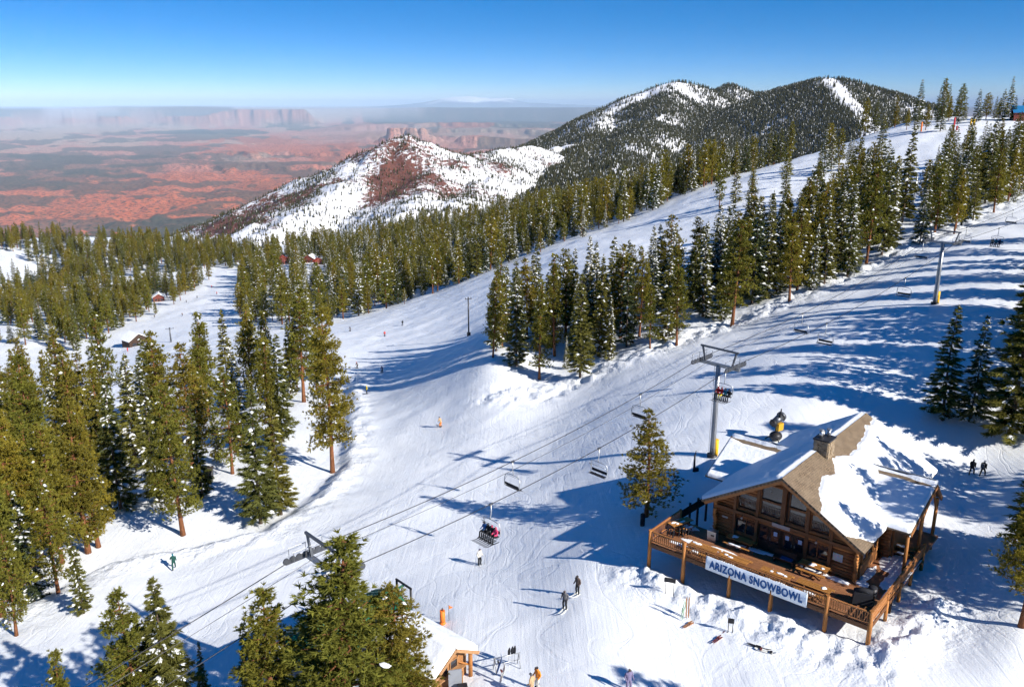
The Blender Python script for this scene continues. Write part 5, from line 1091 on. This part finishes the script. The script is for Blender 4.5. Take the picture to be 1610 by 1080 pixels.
def _unit(v): return v / (np.linalg.norm(v, axis=-1, keepdims=True) + 1e-9)
def blades(c, d, L, w, rng):
    """one pointed blade per row: centre c, direction d"""
    n = len(c); s = _unit(np.cross(d, rng.normal(size=(n, 3))))
    v = np.stack([c - s * w[:, None] / 2 - d * L[:, None] * 0.12, c + s * w[:, None] / 2, c + d * L[:, None]], 1)
    return v.reshape(-1, 3)
def conifer(kind, seed, lod):
    """returns trunk MB, crown (verts, tint), snow (verts, faces); 20 m tall"""
    rng = np.random.default_rng(seed); H = 20.0
    big = {-1: 0.70, 0: 1.0, 1: 1.5, 2: 2.5}[lod]; fine = lod <= 0
    tr = MB(); bend = rng.normal(size=2) * 0.22
    def axis(z): k = z / H; return np.array([bend[0] * math.sin(k * 2.4), bend[1] * math.sin(k * 3.1), z])
    r0 = 0.30 if kind == 'pine' else 0.24
    zs = np.linspace(-0.6, H * 0.97, 9 if fine else 5)
    tr.tube([axis(z) for z in zs], [max(0.025, r0 * (1.25 if z < 0.3 else 1) * (1 - 0.93 * max(z, 0) / H)) for z in zs], {-1: 12, 0: 9, 1: 6, 2: 5}[lod])
    C, D, L, Wd, T = [], [], [], [], []; snow_c, snow_r = [], []
    def puff(c, out, pr, tint, nt, nn, ln, wd):
        for _ in range(nt):
            o = rng.normal(size=3) * [0.5, 0.5, 0.34] * pr; cc = c + o
            d = _unit(rng.normal(size=(nn, 3)) * 0.8 + (_unit(o) * 0.9 + out * 0.45 + [0, 0, 0.45])[None])
            C.append(np.repeat(cc[None], nn, 0)); D.append(d); L.append(rng.uniform(0.7, 1.2, nn) * ln); Wd.append(rng.uniform(0.7, 1.2, nn) * wd)
            T.append(np.full(nn, np.clip(tint + rng.normal() * 0.10, 0, 1)))
    def pad(c, out, ra, rb): snow_c.append(c); snow_r.append((out, ra, rb))
    if kind == 'pine':
        h0 = rng.uniform(0.07, 0.28) * H; rmax = rng.uniform(0.15, 0.205) * H; nw = 19; pw = rng.uniform(0.62, 0.95); flat = rng.uniform(0.0, 1.0)
        for i in range(nw):
            t0 = (i + 0.3) / nw; nb = int(rng.integers(4, 7)) if t0 < 0.85 else 3; ph = rng.uniform(0, 6.28)
            for b in range(nb):
                t = np.clip(t0 + rng.normal() * 0.018, 0, 0.985); z = h0 + (H - h0) * t
                prof = (1 - t) ** pw * (0.60 + 0.40 * min(1, t / 0.14)) + 0.045
                an = ph + 6.283 * b / nb + rng.normal() * 0.3
                bl = rmax * prof * rng.uniform(0.55, 1.22)
                if t < 0.25 and rng.uniform() < 0.18: continue
                out = np.array([math.cos(an), math.sin(an), 0.0]); sd = np.array([-out[1], out[0], 0]); p0 = axis(z); rise = -0.12 + 0.65 * t + rng.normal() * 0.10
                if fine: tr.tube([p0, p0 + out * bl * 0.5 + [0, 0, bl * rise * 0.3], p0 + out * bl * 0.92 + [0, 0, bl * rise * 0.85]], [0.07, 0.045, 0.012], 4, False)
                npf = 1 + int(bl / 0.95); tint = np.clip(rng.normal(0.5, 0.17), 0, 1)
                for j in range(npf):
                    f = 0.30 + 0.70 * (j + rng.uniform(0.4, 1.0)) / npf; pr = (0.42 + 0.10 * bl) * rng.uniform(0.8, 1.2)
                    c = p0 + out * bl * f + sd * rng.normal() * 0.22 * bl * f + [0, 0, bl * rise * f * f + rng.normal() * 0.08]
                    puff(c, out, pr, tint, {-1: 15, 0: 7, 1: 4, 2: 2}[lod], {-1: 11, 0: 9, 1: 7, 2: 6}[lod], 0.44 * big ** 0.8, 0.155 * big)
                    if rng.uniform() < 0.30: pad(c + [0, 0, pr * 0.52], out, rng.uniform(0.22, 0.46) * big ** 0.4, rng.uniform(0.16, 0.30) * big ** 0.4)
        puff(axis(H * 0.97), np.array([0, 0, 1.0]), 0.35, 0.55, 5, 8, 0.42 * big ** 0.8, 0.14 * big)
    else:
        h0 = rng.uniform(0.02, 0.10) * H; rmax = rng.uniform(0.125, 0.168) * H; nw = 31 if fine else 23; pw = rng.uniform(0.72, 0.98)
        for i in range(nw):
            t0 = (i + 0.2) / nw; nb = 7 if t0 < 0.7 else 5; ph = rng.uniform(0, 6.28)
            for b in range(nb):
                t = min(max(t0 + rng.normal() * 0.012, 0), 0.985); z = h0 + (H - h0) * t
                an = ph + 6.283 * b / nb + rng.normal() * 0.22
                bl = rmax * (1.0 - t) ** pw * rng.uniform(0.60, 1.20) * (0.75 + 0.25 * min(1, t / 0.08)) + 0.14
                out = np.array([math.cos(an), math.sin(an), 0.0]); sd = np.array([-out[1], out[0], 0]); p0 = axis(z)
                droop = rng.uniform(-0.50, -0.18) + 0.8 * max(0, t - 0.6); tint = np.clip(rng.normal(0.5, 0.18), 0, 1)
                ns = max(2, int((2.6 + 4.2 * bl / 2.2) * ({-1: 1.5, 0: 1.0}.get(lod, 0.75))))
                for j in range(ns):
                    f = 0.25 + 0.75 * (j + 0.5) / ns
                    c = p0 + out * bl * f + [0, 0, bl * (droop * f + 0.20 * f * f) + rng.normal() * 0.04]
                    nn = {-1: 13, 0: 8, 1: 5, 2: 3}[lod]; wl = (0.32 + 0.30 * (1 - f)) * bl * 0.60 + 0.22
                    sg = np.array([(-1) ** k for k in range(nn)])[:, None] * sd[None]
                    d = _unit(sg * rng.uniform(0.3, 1.0, (nn, 1)) + out[None] * rng.uniform(0.5, 1.0, (nn, 1)) + rng.normal(size=(nn, 3)) * 0.15 + [0, 0, -0.12])
                    C.append(c[None] + rng.normal(size=(nn, 3)) * 0.06); D.append(d); L.append(wl * rng.uniform(0.7, 1.2, nn) * big ** 0.4); Wd.append(rng.uniform(0.12, 0.22, nn) * big)
                    T.append(np.full(nn, np.clip(tint + rng.normal() * 0.1, 0, 1)))
                if rng.uniform() < 0.72:
                    f = rng.uniform(0.45, 0.9); c = p0 + out * bl * f + [0, 0, bl * (droop * f + 0.20 * f * f) + 0.09]
                    pad(c, out, (0.22 + 0.24 * bl) * rng.uniform(0.7, 1.2), (0.13 + 0.11 * bl) * rng.uniform(0.7, 1.2))
        C.append(np.repeat(axis(H * 0.985)[None], 5, 0)); D.append(_unit(rng.normal(size=(5, 3)) * 0.3 + [0, 0, 1])); L.append(np.full(5, 0.5)); Wd.append(np.full(5, 0.15)); T.append(np.full(5, 0.5))
    C, D, L, Wd, T = np.concatenate(C), np.concatenate(D), np.concatenate(L), np.concatenate(Wd), np.concatenate(T)
    V = blades(C, D, L, Wd, rng)
    # snow lying on the boughs: small low mounds with ragged rims
    sv, sf = [], []
    for c, (out, ra, rb) in zip(snow_c, snow_r):
        if lod < 0: ra, rb = ra * 0.8, rb * 0.8
        m = 7; an = rng.uniform(0, 6.28) + np.arange(m) * 6.283 / m; k_ = rng.uniform(0.65, 1.25, m); o = len(sv); sd = np.array([-out[1], out[0], 0]); oo = out * [1, 1, 0] + [0, 0, -0.22]
        sv.append(c + np.array([0, 0, 0.05 + rb * 0.30])); sv += [c + oo * math.cos(a_) * ra * x + sd * math.sin(a_) * rb * x + [0, 0, -0.05 - 0.25 * rb + rng.uniform(-.05, .05)] for a_, x in zip(an, k_)]
        sf += [(o, o + 1 + k, o + 1 + (k + 1) % m) for k in range(m)]
    return tr, V, np.repeat(T, 3), np.array(sv), np.array(sf)
PROTO = {}
def proto(kind, seed, lod, snowy):
    """meshes (trunk, crown, snow) of one tree shape; snowy = share of the snow mounds kept"""
    key = (kind, seed, lod)
    if key not in PROTO:
        tr, V, T, sv, sf = conifer(kind, seed * 13 + 5, lod)
        cm = np_mesh('crown', V, np.arange(len(V)).reshape(-1, 3), 'pine_needles' if kind == 'pine' else 'fir_needles'); set_attr(cm, 'tint', T)
        PROTO[key] = [tr.mesh('trunk', 'pine_bark' if kind == 'pine' else 'fir_bark'), cm, (sv, sf), {}]
    P = PROTO[key]
    if snowy not in P[3]:
        sv, sf = P[2]; rng = np.random.default_rng(seed); m = 7
        keep = np.repeat(rng.uniform(size=len(sf) // m) < snowy, m)
        f = sf[keep]; used, inv = np.unique(f, return_inverse=True)
        P[3][snowy] = np_mesh('snow_clumps', sv[used], inv.reshape(f.shape), 'branch_snow', True) if len(f) else None
    return P[0], P[1], P[3][snowy]
NSEED = {-1: 3, 0: 6, 1: 6, 2: 5}
TREES = []                                             # (x, y, height, kind, snowy, width factor, stand)
def hero(u, vb, vt, kind, snowy=0.3, wf=1.0, stand='', lean=0):
    p = ground(u, vb); h = 1.0
    lo, hi = 2.0, 45.0
    for _ in range(30):
        h = (lo + hi) / 2
        if proj(p + [0, 0, h])[1] > vt: lo = h
        else: hi = h
    TREES.append((p[0], p[1], h, kind, snowy, wf, stand)); return p
ST_L, ST_F, ST_M, ST_R, ST_T, ST_E = 'left', 'front', 'middle', 'right', 'crest', 'edge'
for a in [(523, 743, 483, 'pine', .15, .9), (442, 809, 625, 'fir', .15, .95), (410, 823, 612, 'fir', .1, 1.05), (378, 704, 530, 'fir', .9, .8), (288, 841, 605, 'pine', .3, 1.0), (302, 735, 541, 'pine', .1, 1.15),
          (139, 869, 625, 'pine', .25, 1.1), (155, 860, 640, 'pine', .3, 1.0), (132, 964, 815, 'fir', .3, .8), (26, 999, 830, 'pine', .3, .95), (53, 945, 770, 'fir', .8, 1.1), (-8, 930, 690, 'pine', .3, 1.1), (70, 850, 640, 'pine', .1, 1.0), (12, 870, 590, 'pine', .2, 1.0),
          (215, 738, 556, 'fir', .7, 1.0), (188, 745, 590, 'fir', .4, 1.0), (172, 663, 488, 'pine', .3, .85), (345, 727, 632, 'fir', .8, .75), (420, 645, 520, 'pine', .7, 1.0), (478, 632, 455, 'pine', .1, 1.1), (457, 625, 500, 'fir', .5, .9),
          (328, 655, 491, 'pine', .2, 1.0), (362, 640, 486, 'fir', .2, .8), (250, 662, 534, 'pine', .3, 1.1), (90, 720, 560, 'fir', .8, .9), (110, 690, 520, 'pine', .2, .9), (40, 720, 580, 'pine', .2, 1.0), (505, 600, 490, 'fir', .4, .9), (395, 600, 478, 'pine', .5, 1.0), (98, 885, 668, 'pine', .2, 1.05), (34, 905, 645, 'pine', .2, 1.1), (62, 800, 560, 'pine', .1, 1.0), (190, 800, 605, 'fir', .5, 1.0), (-20, 820, 560, 'pine', .2, 1.1), (4, 968, 650, 'pine', .3, 1.0), (92, 932, 742, 'pine', .3, .95), (250, 790, 600, 'fir', .4, .9)]:
    hero(*a, stand=ST_L)
for a in [(556, 1178, 846, 'pine', .35, 1.95), (618, 1150, 922, 'pine', .35, 1.5), (446, 1190, 928, 'pine', .15, 1.6), (232, 1180, 926, 'pine', .45, 1.2), (278, 1170, 903, 'fir', .6, 1.35), (400, 1150, 978, 'fir', .1, .8), (326, 1130, 1010, 'fir', .2, .8), (128, 1260, 1020, 'pine', .15, .95)]:
    hero(*a, stand=ST_F)
hero(1016, 812, 645, 'pine', .05, 1.35, 'lone')
for a in [(775, 562, 428, 'pine', .35, .75), (848, 597, 440, 'pine', .25, .9), (812, 575, 420, 'fir', .5, 1.0), (912, 592, 430, 'fir', .25, .95), (890, 580, 528, 'fir', .9, .9), (958, 566, 468, 'fir', .7, .9), (1022, 548, 450, 'pine', .3, .9), (1064, 541, 405, 'pine', .15, .95),
          (1134, 503, 380, 'fir', .4, .9), (1151, 512, 345, 'pine', .1, 1.15), (1241, 473, 335, 'pine', .15, 1.0), (1182, 478, 318, 'fir', .5, .9), (1296, 446, 298, 'fir', .6, .9), (1332, 434, 300, 'fir', .6, .9), (1362, 415, 250, 'pine', .3, .9), (1386, 402, 232, 'fir', .4, .85),
          (1090, 490, 372, 'fir', .3, .9), (1128, 470, 350, 'fir', .8, .9), (985, 545, 402, 'fir', .4, .9), (1005, 530, 390, 'pine', .2, .9), (940, 560, 400, 'fir', .3, .9), (872, 560, 398, 'pine', .5, .9), (1275, 455, 350, 'fir', .9, .8), (1205, 470, 300, 'fir', .5, .9), (1418, 350, 196, 'fir', .3, .9), (960, 520, 372, 'fir', .3, .95)]:
    hero(*a, stand=ST_M)
for a in [(1446, 384, 298, 'fir', .9, 1.0), (1500, 368, 278, 'pine', .4, 1.0), (1562, 336, 236, 'pine', .2, 1.0), (1470, 340, 218, 'fir', .4, 1.0), (1508, 330, 202, 'fir', .3, 1.0), (1548, 320, 190, 'fir', .5, 1.0), (1590, 310, 196, 'fir', .6, 1.1), (1530, 345, 250, 'fir', .3, .9), (1605, 300, 220, 'pine', .2, 1.0)]:
    hero(*a, stand=ST_R)
for a in [(1482, 660, 480, 'fir', .25, 1.15), (1524, 662, 495, 'fir', .5, .95), (1586, 694, 402, 'fir', .5, 1.2), (1606, 985, 705, 'pine', .2, 1.1), (1622, 640, 360, 'pine', .25, 1.2), (1618, 860, 640, 'fir', .3, 1.1)]:
    hero(*a, stand=ST_E)
for a in [(1478, 207, 142, 'fir', .5, 1.0), (1455, 205, 165, 'pine', .2, 1.0), (1440, 206, 158, 'fir', .4, 1.0), (1505, 195, 150, 'fir', .6, 1.0), (1535, 192, 140, 'fir', .5, 1.0), (1550, 188, 146, 'pine', .2, 1.3), (1575, 190, 140, 'fir', .4, 1.2), (1592, 190, 150, 'fir', .3, 1.0), (1425, 205, 170, 'pine', .3, 1.0), (1515, 190, 158, 'fir', .7, 1.0), (1563, 188, 152, 'fir', .3, 1.0), (1607, 188, 148, 'fir', .3, 1.0)]:
    hero(*a, stand=ST_T)
# ---- stands filled at random on the ground between the runs
def inside(x, y, poly):
    c = np.zeros(len(x), bool); n = len(poly)
    for i in range(n):
        x1, y1 = poly[i]; x2, y2 = poly[(i + 1) % n]
        c ^= ((y1 > y) != (y2 > y)) & (x < (x2 - x1) * (y - y1) / (y2 - y1 + 1e-12) + x1)
    return c
def hides(x, y, h):
    """keeps the clearings before the cabins and the hut open"""
    z = gz(x, y); u, vb, zc = proj((x, y, z)); vt = proj((x, y, z + h))[1]
    return any(u0 < u < u1 and vb > v0 and vt < v0 for u0, u1, v0 in ((436, 456, 412), (480, 510, 411), (196, 234, 541), (240, 262, 471), (262, 276, 536)))
def fill(pxpoly, dens, dmin, hr, pine_share, snow, stand, seed, n_max=4000, keep=None):
    """trees scattered over the ground area whose outline is seen along these pixels"""
    rng = np.random.default_rng(seed); poly = [ground(u, v)[:2] for u, v in pxpoly]; P = np.array(poly)
    lo, hi = P.min(0), P.max(0); area = (hi - lo).prod(); n = int(min(area * dens * 3, 60000)); out = []
    q = lo + rng.uniform(size=(n, 2)) * (hi - lo); q = q[inside(q[:, 0], q[:, 1], poly)]
    if keep is not None: q = q[keep(q[:, 0], q[:, 1])]
    grid = {}; 
    for (tx, ty, *_r) in TREES: grid.setdefault((int(tx // dmin), int(ty // dmin)), []).append((tx, ty))
    polya = abs(sum(poly[i][0] * poly[(i + 1) % len(poly)][1] - poly[(i + 1) % len(poly)][0] * poly[i][1] for i in range(len(poly)))) / 2
    for x, y in q:
        k = (int(x // dmin), int(y // dmin))
        if any((x - a) ** 2 + (y - b) ** 2 < dmin * dmin for i in (-1, 0, 1) for j in (-1, 0, 1) for a, b in grid.get((k[0] + i, k[1] + j), ())): continue
        grid.setdefault(k, []).append((x, y))
        pine = rng.uniform() < pine_share
        h = rng.uniform(*hr) * (1.05 if pine else 1.0) * (0.55 if rng.uniform() < 0.12 else 1)
        out.append((x, y, h, 'pine' if pine else 'fir', float(rng.choice(snow)), rng.uniform(0.85, 1.15), stand))
        if len(out) >= min(n_max, polya * dens): break
    out = [t for t in out if not hides(t[0], t[1], t[2])]
    TREES.extend(out); return len(out)
n1 = fill([(0, 985), (60, 930), (140, 872), (280, 820), (400, 800), (440, 780), (505, 715), (510, 650), (495, 590), (450, 600), (400, 622), (330, 660), (240, 660), (150, 650), (0, 640), (-120, 700), (-160, 900)], 0.0085, 5.0, (11, 20), 0.6, [.1, .3, .3, .8], ST_L, 11)
n2 = fill([(770, 560), (850, 590), (915, 585), (1060, 540), (1150, 508), (1240, 470), (1330, 432), (1405, 390), (1425, 340), (1380, 300), (1300, 340), (1180, 400), (1080, 450), (980, 480), (880, 500), (800, 512)], 0.028, 3.5, (12, 18), 0.3, [.3, .4, .6, .9], ST_M, 12)
n3 = fill([(1440, 380), (1500, 362), (1560, 332), (1640, 300), (1640, 235), (1560, 240), (1490, 260), (1455, 300)], 0.020, 4.2, (11, 17), 0.35, [.3, .5, .8], ST_R, 13)
n4 = fill([(365, 492), (470, 520), (545, 502), (640, 476), (760, 432), (880, 385), (1000, 342), (1090, 302), (1010, 300), (900, 312), (800, 340), (650, 352), (500, 392), (410, 405), (395, 425), (372, 450)], 0.0135, 5.2, (10, 22), 0.45, [.1, .3, .6, .9], 'back', 14, 2600)
n5 = fill([(-60, 560), (0, 545), (120, 552), (180, 520), (260, 490), (330, 440), (395, 422), (405, 400), (300, 388), (150, 384), (-60, 380), (-160, 450)], 0.0105, 5.2, (13, 19), 0.6, [.1, .1, .3], 'far left', 15, 2600,
          keep=lambda x, y: fbm(x * 0.016, y * 0.016, 71, 3) > 0.47)
n6 = fill([(1000, 340), (1100, 298), (1190, 268), (1300, 232), (1420, 197), (1400, 190), (1300, 215), (1180, 245), (1090, 275), (1010, 305)], 0.012, 5, (14, 20), 0.4, [.3, .6], ST_T, 16, 260)
n7 = fill([(1120, 330), (1230, 290), (1330, 250), (1400, 225), (1380, 250), (1290, 290), (1180, 335)], 0.006, 6, (12, 18), 0.3, [.5, .9], ST_T, 17, 26)
n8 = fill([(1430, 200), (1520, 188), (1640, 186), (1640, 180), (1430, 190)], 0.004, 6, (15, 21), 0.3, [.3, .6], ST_T, 18, 60)
print('FILL', n1, n2, n3, n4, n5, n6, n7, n8, len(TREES))
T_ = np.array([(t[0], t[1], t[2]) for t in TREES]); TZ = terr(T_[:, 0], T_[:, 1])
# seen size in the picture decides which trees are built as individuals
def seen(i):
    p = np.array([T_[i, 0], T_[i, 1], TZ[i] + T_[i, 2] * 0.6]); u, v, zc = proj(p)
    if zc < 5 or u < -30 or u > 1640 or v < 0 or v > 1180: return 0
    return FPX * T_[i, 2] / zc
SEEN = np.array([seen(i) for i in range(len(TREES))])
order = np.argsort(-SEEN); heroes = [i for i in order[:300] if SEEN[i] > 0]; rest = [i for i in range(len(TREES)) if i not in set(heroes)]
print('HERO min px', SEEN[heroes[-1]], 'rest', len(rest))
ORD = ['first', 'second', 'third', 'fourth', 'fifth', 'sixth', 'seventh', 'eighth', 'ninth', 'tenth', 'eleventh', 'twelfth', 'thirteenth', 'fourteenth', 'fifteenth', 'sixteenth', 'seventeenth', 'eighteenth', 'nineteenth', 'twentieth']
TENS = {20: 'twenty', 30: 'thirty', 40: 'forty', 50: 'fifty', 60: 'sixty', 70: 'seventy', 80: 'eighty', 90: 'ninety'}
def ordinal(n):
    if n <= 20: return ORD[n - 1]
    if n >= 100: return 'hundred and ' + ordinal(n - 100) if n > 100 else 'hundredth'
    t, o = n // 10 * 10, n % 10
    return TENS[t] + '-' + ORD[o - 1] if o else TENS[t][:-1] + 'ieth'
WHERE = {'left': 'in the forest beside the run', 'front': 'at the bottom edge of the picture', 'middle': 'in the stand between the two runs', 'right': 'in the stand beyond the lift',
         'edge': 'at the slope edge beyond the lodge', 'crest': 'along the crest of the upper run', 'back': 'in the forest behind the middle run', 'far left': 'on the far hillside beyond the lower run', 'lone': 'beside the log lodge'}
counts = {}
for n_, i in enumerate(sorted(heroes, key=lambda i: proj((T_[i, 0], T_[i, 1], TZ[i]))[0])):
    x, y, h, kind, snowy, wf, stand = TREES[i]
    rng = random.Random(int(i) * 7 + 3); px_ = SEEN[i]
    lod = -1 if px_ > 235 else 0 if px_ > 95 else 1
    sd = rng.randrange(NSEED[lod]); trm, crm, snm = proto(kind, sd, lod, snowy)
    size = 'tall' if h > 20 else 'mid-sized' if h > 14 else 'short'
    look = ('snow-laden' if snowy >= .7 else 'snow-dusted' if snowy >= .3 else 'snow-free') + ' ' + ('pine' if kind == 'pine' else 'fir')
    desc = f'{size} {look}'
    k = (desc, stand); counts[k] = counts.get(k, 0) + 1
    lab = 'lone olive-green pine standing in the shade beside the log lodge' if stand == 'lone' else f'{desc} {WHERE[stand]}, {ordinal(counts[k])} such from the left'
    root = empty(f'{kind}_tree', (x, y, TZ[i]), rng.uniform(0, 6.28), lab, 'tree', 'trees ' + WHERE[stand].replace('the picture', 'the slope'))
    root.rotation_euler = (rng.gauss(0, .018), rng.gauss(0, .018), rng.uniform(0, 6.28)); s = h / 20.0; root.scale = (s * wf, s * wf, s)
    inst('trunk', trm, root); inst('crown', crm, root)
    if snm is not None: inst('snow_clumps', snm, root)['kind'] = 'stuff'
# ---- the remaining trees: too many and too small to pick apart
def mass(name, pts, zs, hs, kinds, snows, wfs, label, lods, far=False):
    lib = bpy.data.collections.new(name + '_shapes'); idx = {}
    for kd in ('pine', 'fir'):
        for sd in range(lods[1]):
            for sn in lods[2]:
                key = (kd, sd, sn); trm, crm, snm = proto(kd, sd, lods[0], sn)
                vs, fs, mi = [], [], []; o = 0; tints = []
                me = bpy.data.meshes.new('shape'); bm = bmesh.new()
                for j, m_ in enumerate((trm, crm, snm)):
                    if m_ is None: continue
                    n0 = len(bm.faces); bm.from_mesh(m_); bm.faces.ensure_lookup_table()
                    for f in bm.faces[n0:]: f.material_index = j
                bm.to_mesh(me); bm.free()
                for m_ in (trm.materials[0], crm.materials[0], MATS['branch_snow']): me.materials.append(m_)
                ob = bpy.data.objects.new('%03d_shape' % len(idx), me); lib.objects.link(ob); idx[key] = len(idx)
    scatter(name, pts, zs, hs / 20.0, wfs, np.array([idx[k] for k in zip(kinds[0], kinds[1], snows)]), lib, label)
def scatter(name, pts, zs, sc, wf, index, lib, label):
    m = bpy.data.meshes.new(name); v = np.column_stack([pts, zs]); m.from_pydata([tuple(p) for p in v], [], [])
    rng = np.random.default_rng(5)
    a = m.attributes.new('rot', 'FLOAT_VECTOR', 'POINT'); a.data.foreach_set('vector', np.column_stack([np.zeros(len(v)), np.zeros(len(v)), rng.uniform(0, 6.28, len(v))]).astype(np.float32).ravel())
    a = m.attributes.new('scl', 'FLOAT_VECTOR', 'POINT'); a.data.foreach_set('vector', np.column_stack([sc * wf, sc * wf, sc]).astype(np.float32).ravel())
    a = m.attributes.new('pick', 'INT', 'POINT'); a.data.foreach_set('value', index.astype(np.int32))
    o = inst(name, m); tag(o, label, None, None, 'stuff')
    ng = bpy.data.node_groups.new(name, 'GeometryNodeTree')
    ng.interface.new_socket('Geometry', in_out='INPUT', socket_type='NodeSocketGeometry'); ng.interface.new_socket('Geometry', in_out='OUTPUT', socket_type='NodeSocketGeometry')
    gi = ng.nodes.new('NodeGroupInput'); go = ng.nodes.new('NodeGroupOutput'); ci = ng.nodes.new('GeometryNodeCollectionInfo'); ip = ng.nodes.new('GeometryNodeInstanceOnPoints')
    ci.inputs['Collection'].default_value = lib; ci.inputs['Separate Children'].default_value = True; ci.inputs['Reset Children'].default_value = True
    def na(nm, ty):
        n = ng.nodes.new('GeometryNodeInputNamedAttribute'); n.data_type = ty; n.inputs['Name'].default_value = nm
        return next(s for s in n.outputs if s.enabled and s.name == 'Attribute')
    ng.links.new(gi.outputs[0], ip.inputs['Points']); ng.links.new(ci.outputs[0], ip.inputs['Instance']); ip.inputs['Pick Instance'].default_value = True
    ng.links.new(na('pick', 'INT'), ip.inputs['Instance Index']); ng.links.new(na('rot', 'FLOAT_VECTOR'), ip.inputs['Rotation']); ng.links.new(na('scl', 'FLOAT_VECTOR'), ip.inputs['Scale'])
    ng.links.new(ip.outputs[0], go.inputs[0])
    md = o.modifiers.new('trees', 'NODES'); md.node_group = ng
    return o
SN = (.1, .5, .9)
def nearest_sn(s): return min(SN, key=lambda a: abs(a - s))
R_ = [TREES[i] for i in rest]
# trees outside the frame on the right: they throw the long shadows over the slope
orng = np.random.default_rng(33); off = []
for (u, v, h) in [(1660, 560, 19), (1690, 520, 20), (1640, 500, 18), (1720, 600, 21), (1650, 470, 18), (1680, 440, 19), (1640, 420, 18), (1700, 480, 20), (1640, 395, 18), (1660, 375, 18), (1760, 700, 20), (1840, 790, 20), (1700, 770, 17), (1655, 590, 19), (1745, 545, 20), (1665, 505, 18), (1730, 450, 19), (1655, 445, 17), (1700, 415, 18), (1780, 640, 20), (1645, 540, 18), (1720, 510, 19), (1690, 620, 18), (1640, 375, 17), (1670, 400, 18), (1800, 580, 20), (1650, 350, 18), (1700, 380, 19)]:
    p = ground(u, v); off.append((p[0], p[1], h, 'pine' if orng.uniform() < .4 else 'fir', .3, 1.1, 'off'))
for x, y, h in [(29, 32.5, 17), (47, 16, 18), (28, 12, 16), (43, 52, 17), (45, 48.5, 18), (48, 53, 18), (47, 57, 17), (62, 41, 20), (66, 52, 19), (58, 60, 16)]: off.append((x, y, h, 'pine', .1, 1.1, 'off'))
R_ += off
rng = np.random.default_rng(9)
mass('forest', np.array([(t[0], t[1]) for t in R_]), terr(np.array([t[0] for t in R_]), np.array([t[1] for t in R_])), np.array([t[2] for t in R_]),
     ([t[3] for t in R_], [int(k) for k in rng.integers(0, 4, len(R_))]), [nearest_sn(t[4]) for t in R_], np.array([t[5] for t in R_]),
     'dense conifer forest filling the valley and hillsides around the runs', (1, 4, SN))
# ---- trees on the mountain and the cinder hill: small dark spires
def tiny(seed, snowy):
    rng = np.random.default_rng(seed); H = 20.0; V, F, T = [], [], []
    for i in range(6):
        z = H * (0.06 + 0.15 * i); r = 2.7 * (1 - i / 6.6) * rng.uniform(0.85, 1.15); m = 5; a0 = rng.uniform(0, 6.28); o = len(V)
        V.append((0, 0, min(H, z + H * 0.30))); V += [(math.cos(a0 + k * 6.283 / m) * r * rng.uniform(0.7, 1.3), math.sin(a0 + k * 6.283 / m) * r * rng.uniform(0.7, 1.3), z + rng.uniform(-.8, .5)) for k in range(m)]
        F += [(o, o + 1 + k, o + 1 + (k + 1) % m) for k in range(m)]
    me = np_mesh('spire', np.array(V), np.array(F), 'far_needles'); set_attr(me, 'tint', rng.uniform(0.2, 0.8, len(V)))
    me.materials.append(MATS['branch_snow'])
    mi = (rng.uniform(size=len(F)) < snowy).astype(np.int32); me.polygons.foreach_set('material_index', mi); return me
lib = bpy.data.collections.new('spires')
for k in range(6): lib.objects.link(bpy.data.objects.new('%02d_spire' % k, tiny(k, (0.0, 0.03, 0.06, 0.1, 0.16, 0.0)[k])))
def slope_scatter(name, zf, az0, az1, r0, r1, n, densf, hr, label, seed):
    rng = np.random.default_rng(seed); az = np.radians(rng.uniform(az0, az1, n)); r = np.sqrt(rng.uniform(r0 * r0, r1 * r1, n))
    x, y = r * np.sin(az), r * np.cos(az); z = zf(x, y)
    k = rng.uniform(size=n) < densf(x, y, z); x, y, z = x[k], y[k], z[k]
    # leave out what the slope's own crest hides: test against points along the sight line
    ok = np.ones(len(x), bool)
    for f in (0.97, 0.94, 0.90, 0.85, 0.78, 0.7):
        ok &= zf(x * f, y * f) - 12 < (z + 14) * f
    x, y, z = x[ok], y[ok], z[ok]
    print('SCATTER', name, len(x))
    scatter(name, np.column_stack([x, y]), z - 0.8, rng.uniform(*hr, len(x)) / 20, rng.uniform(1.0, 1.5, len(x)), rng.integers(0, 6, len(x)), lib, label)
slope_scatter('mountain_forest', mount_z, 0, 36, 1050, 3400, 145000, mdens, (9, 16), 'dark conifers scattered thickly over the snowy mountain flanks', 3)
def hdens(x, y, z):
    a = fbm(x * 0.010, y * 0.010, 95, 4); r, s, al = seg_dist(x, y, [p[:2] for p in R_HILL[2]])
    return np.clip(0.30 + 0.9 * sstep(0.5, 0.62, a) * 0.6 + 0.5 * np.exp(-(r / 40) ** 2) * (s > 0), 0, 1) * 0.55
slope_scatter('hill_scrub', hill_z, -27, 7, 1000, 2200, 70000, hdens, (3.5, 9.5), 'scattered dark shrubs and small conifers on the snowy cinder hill', 4)
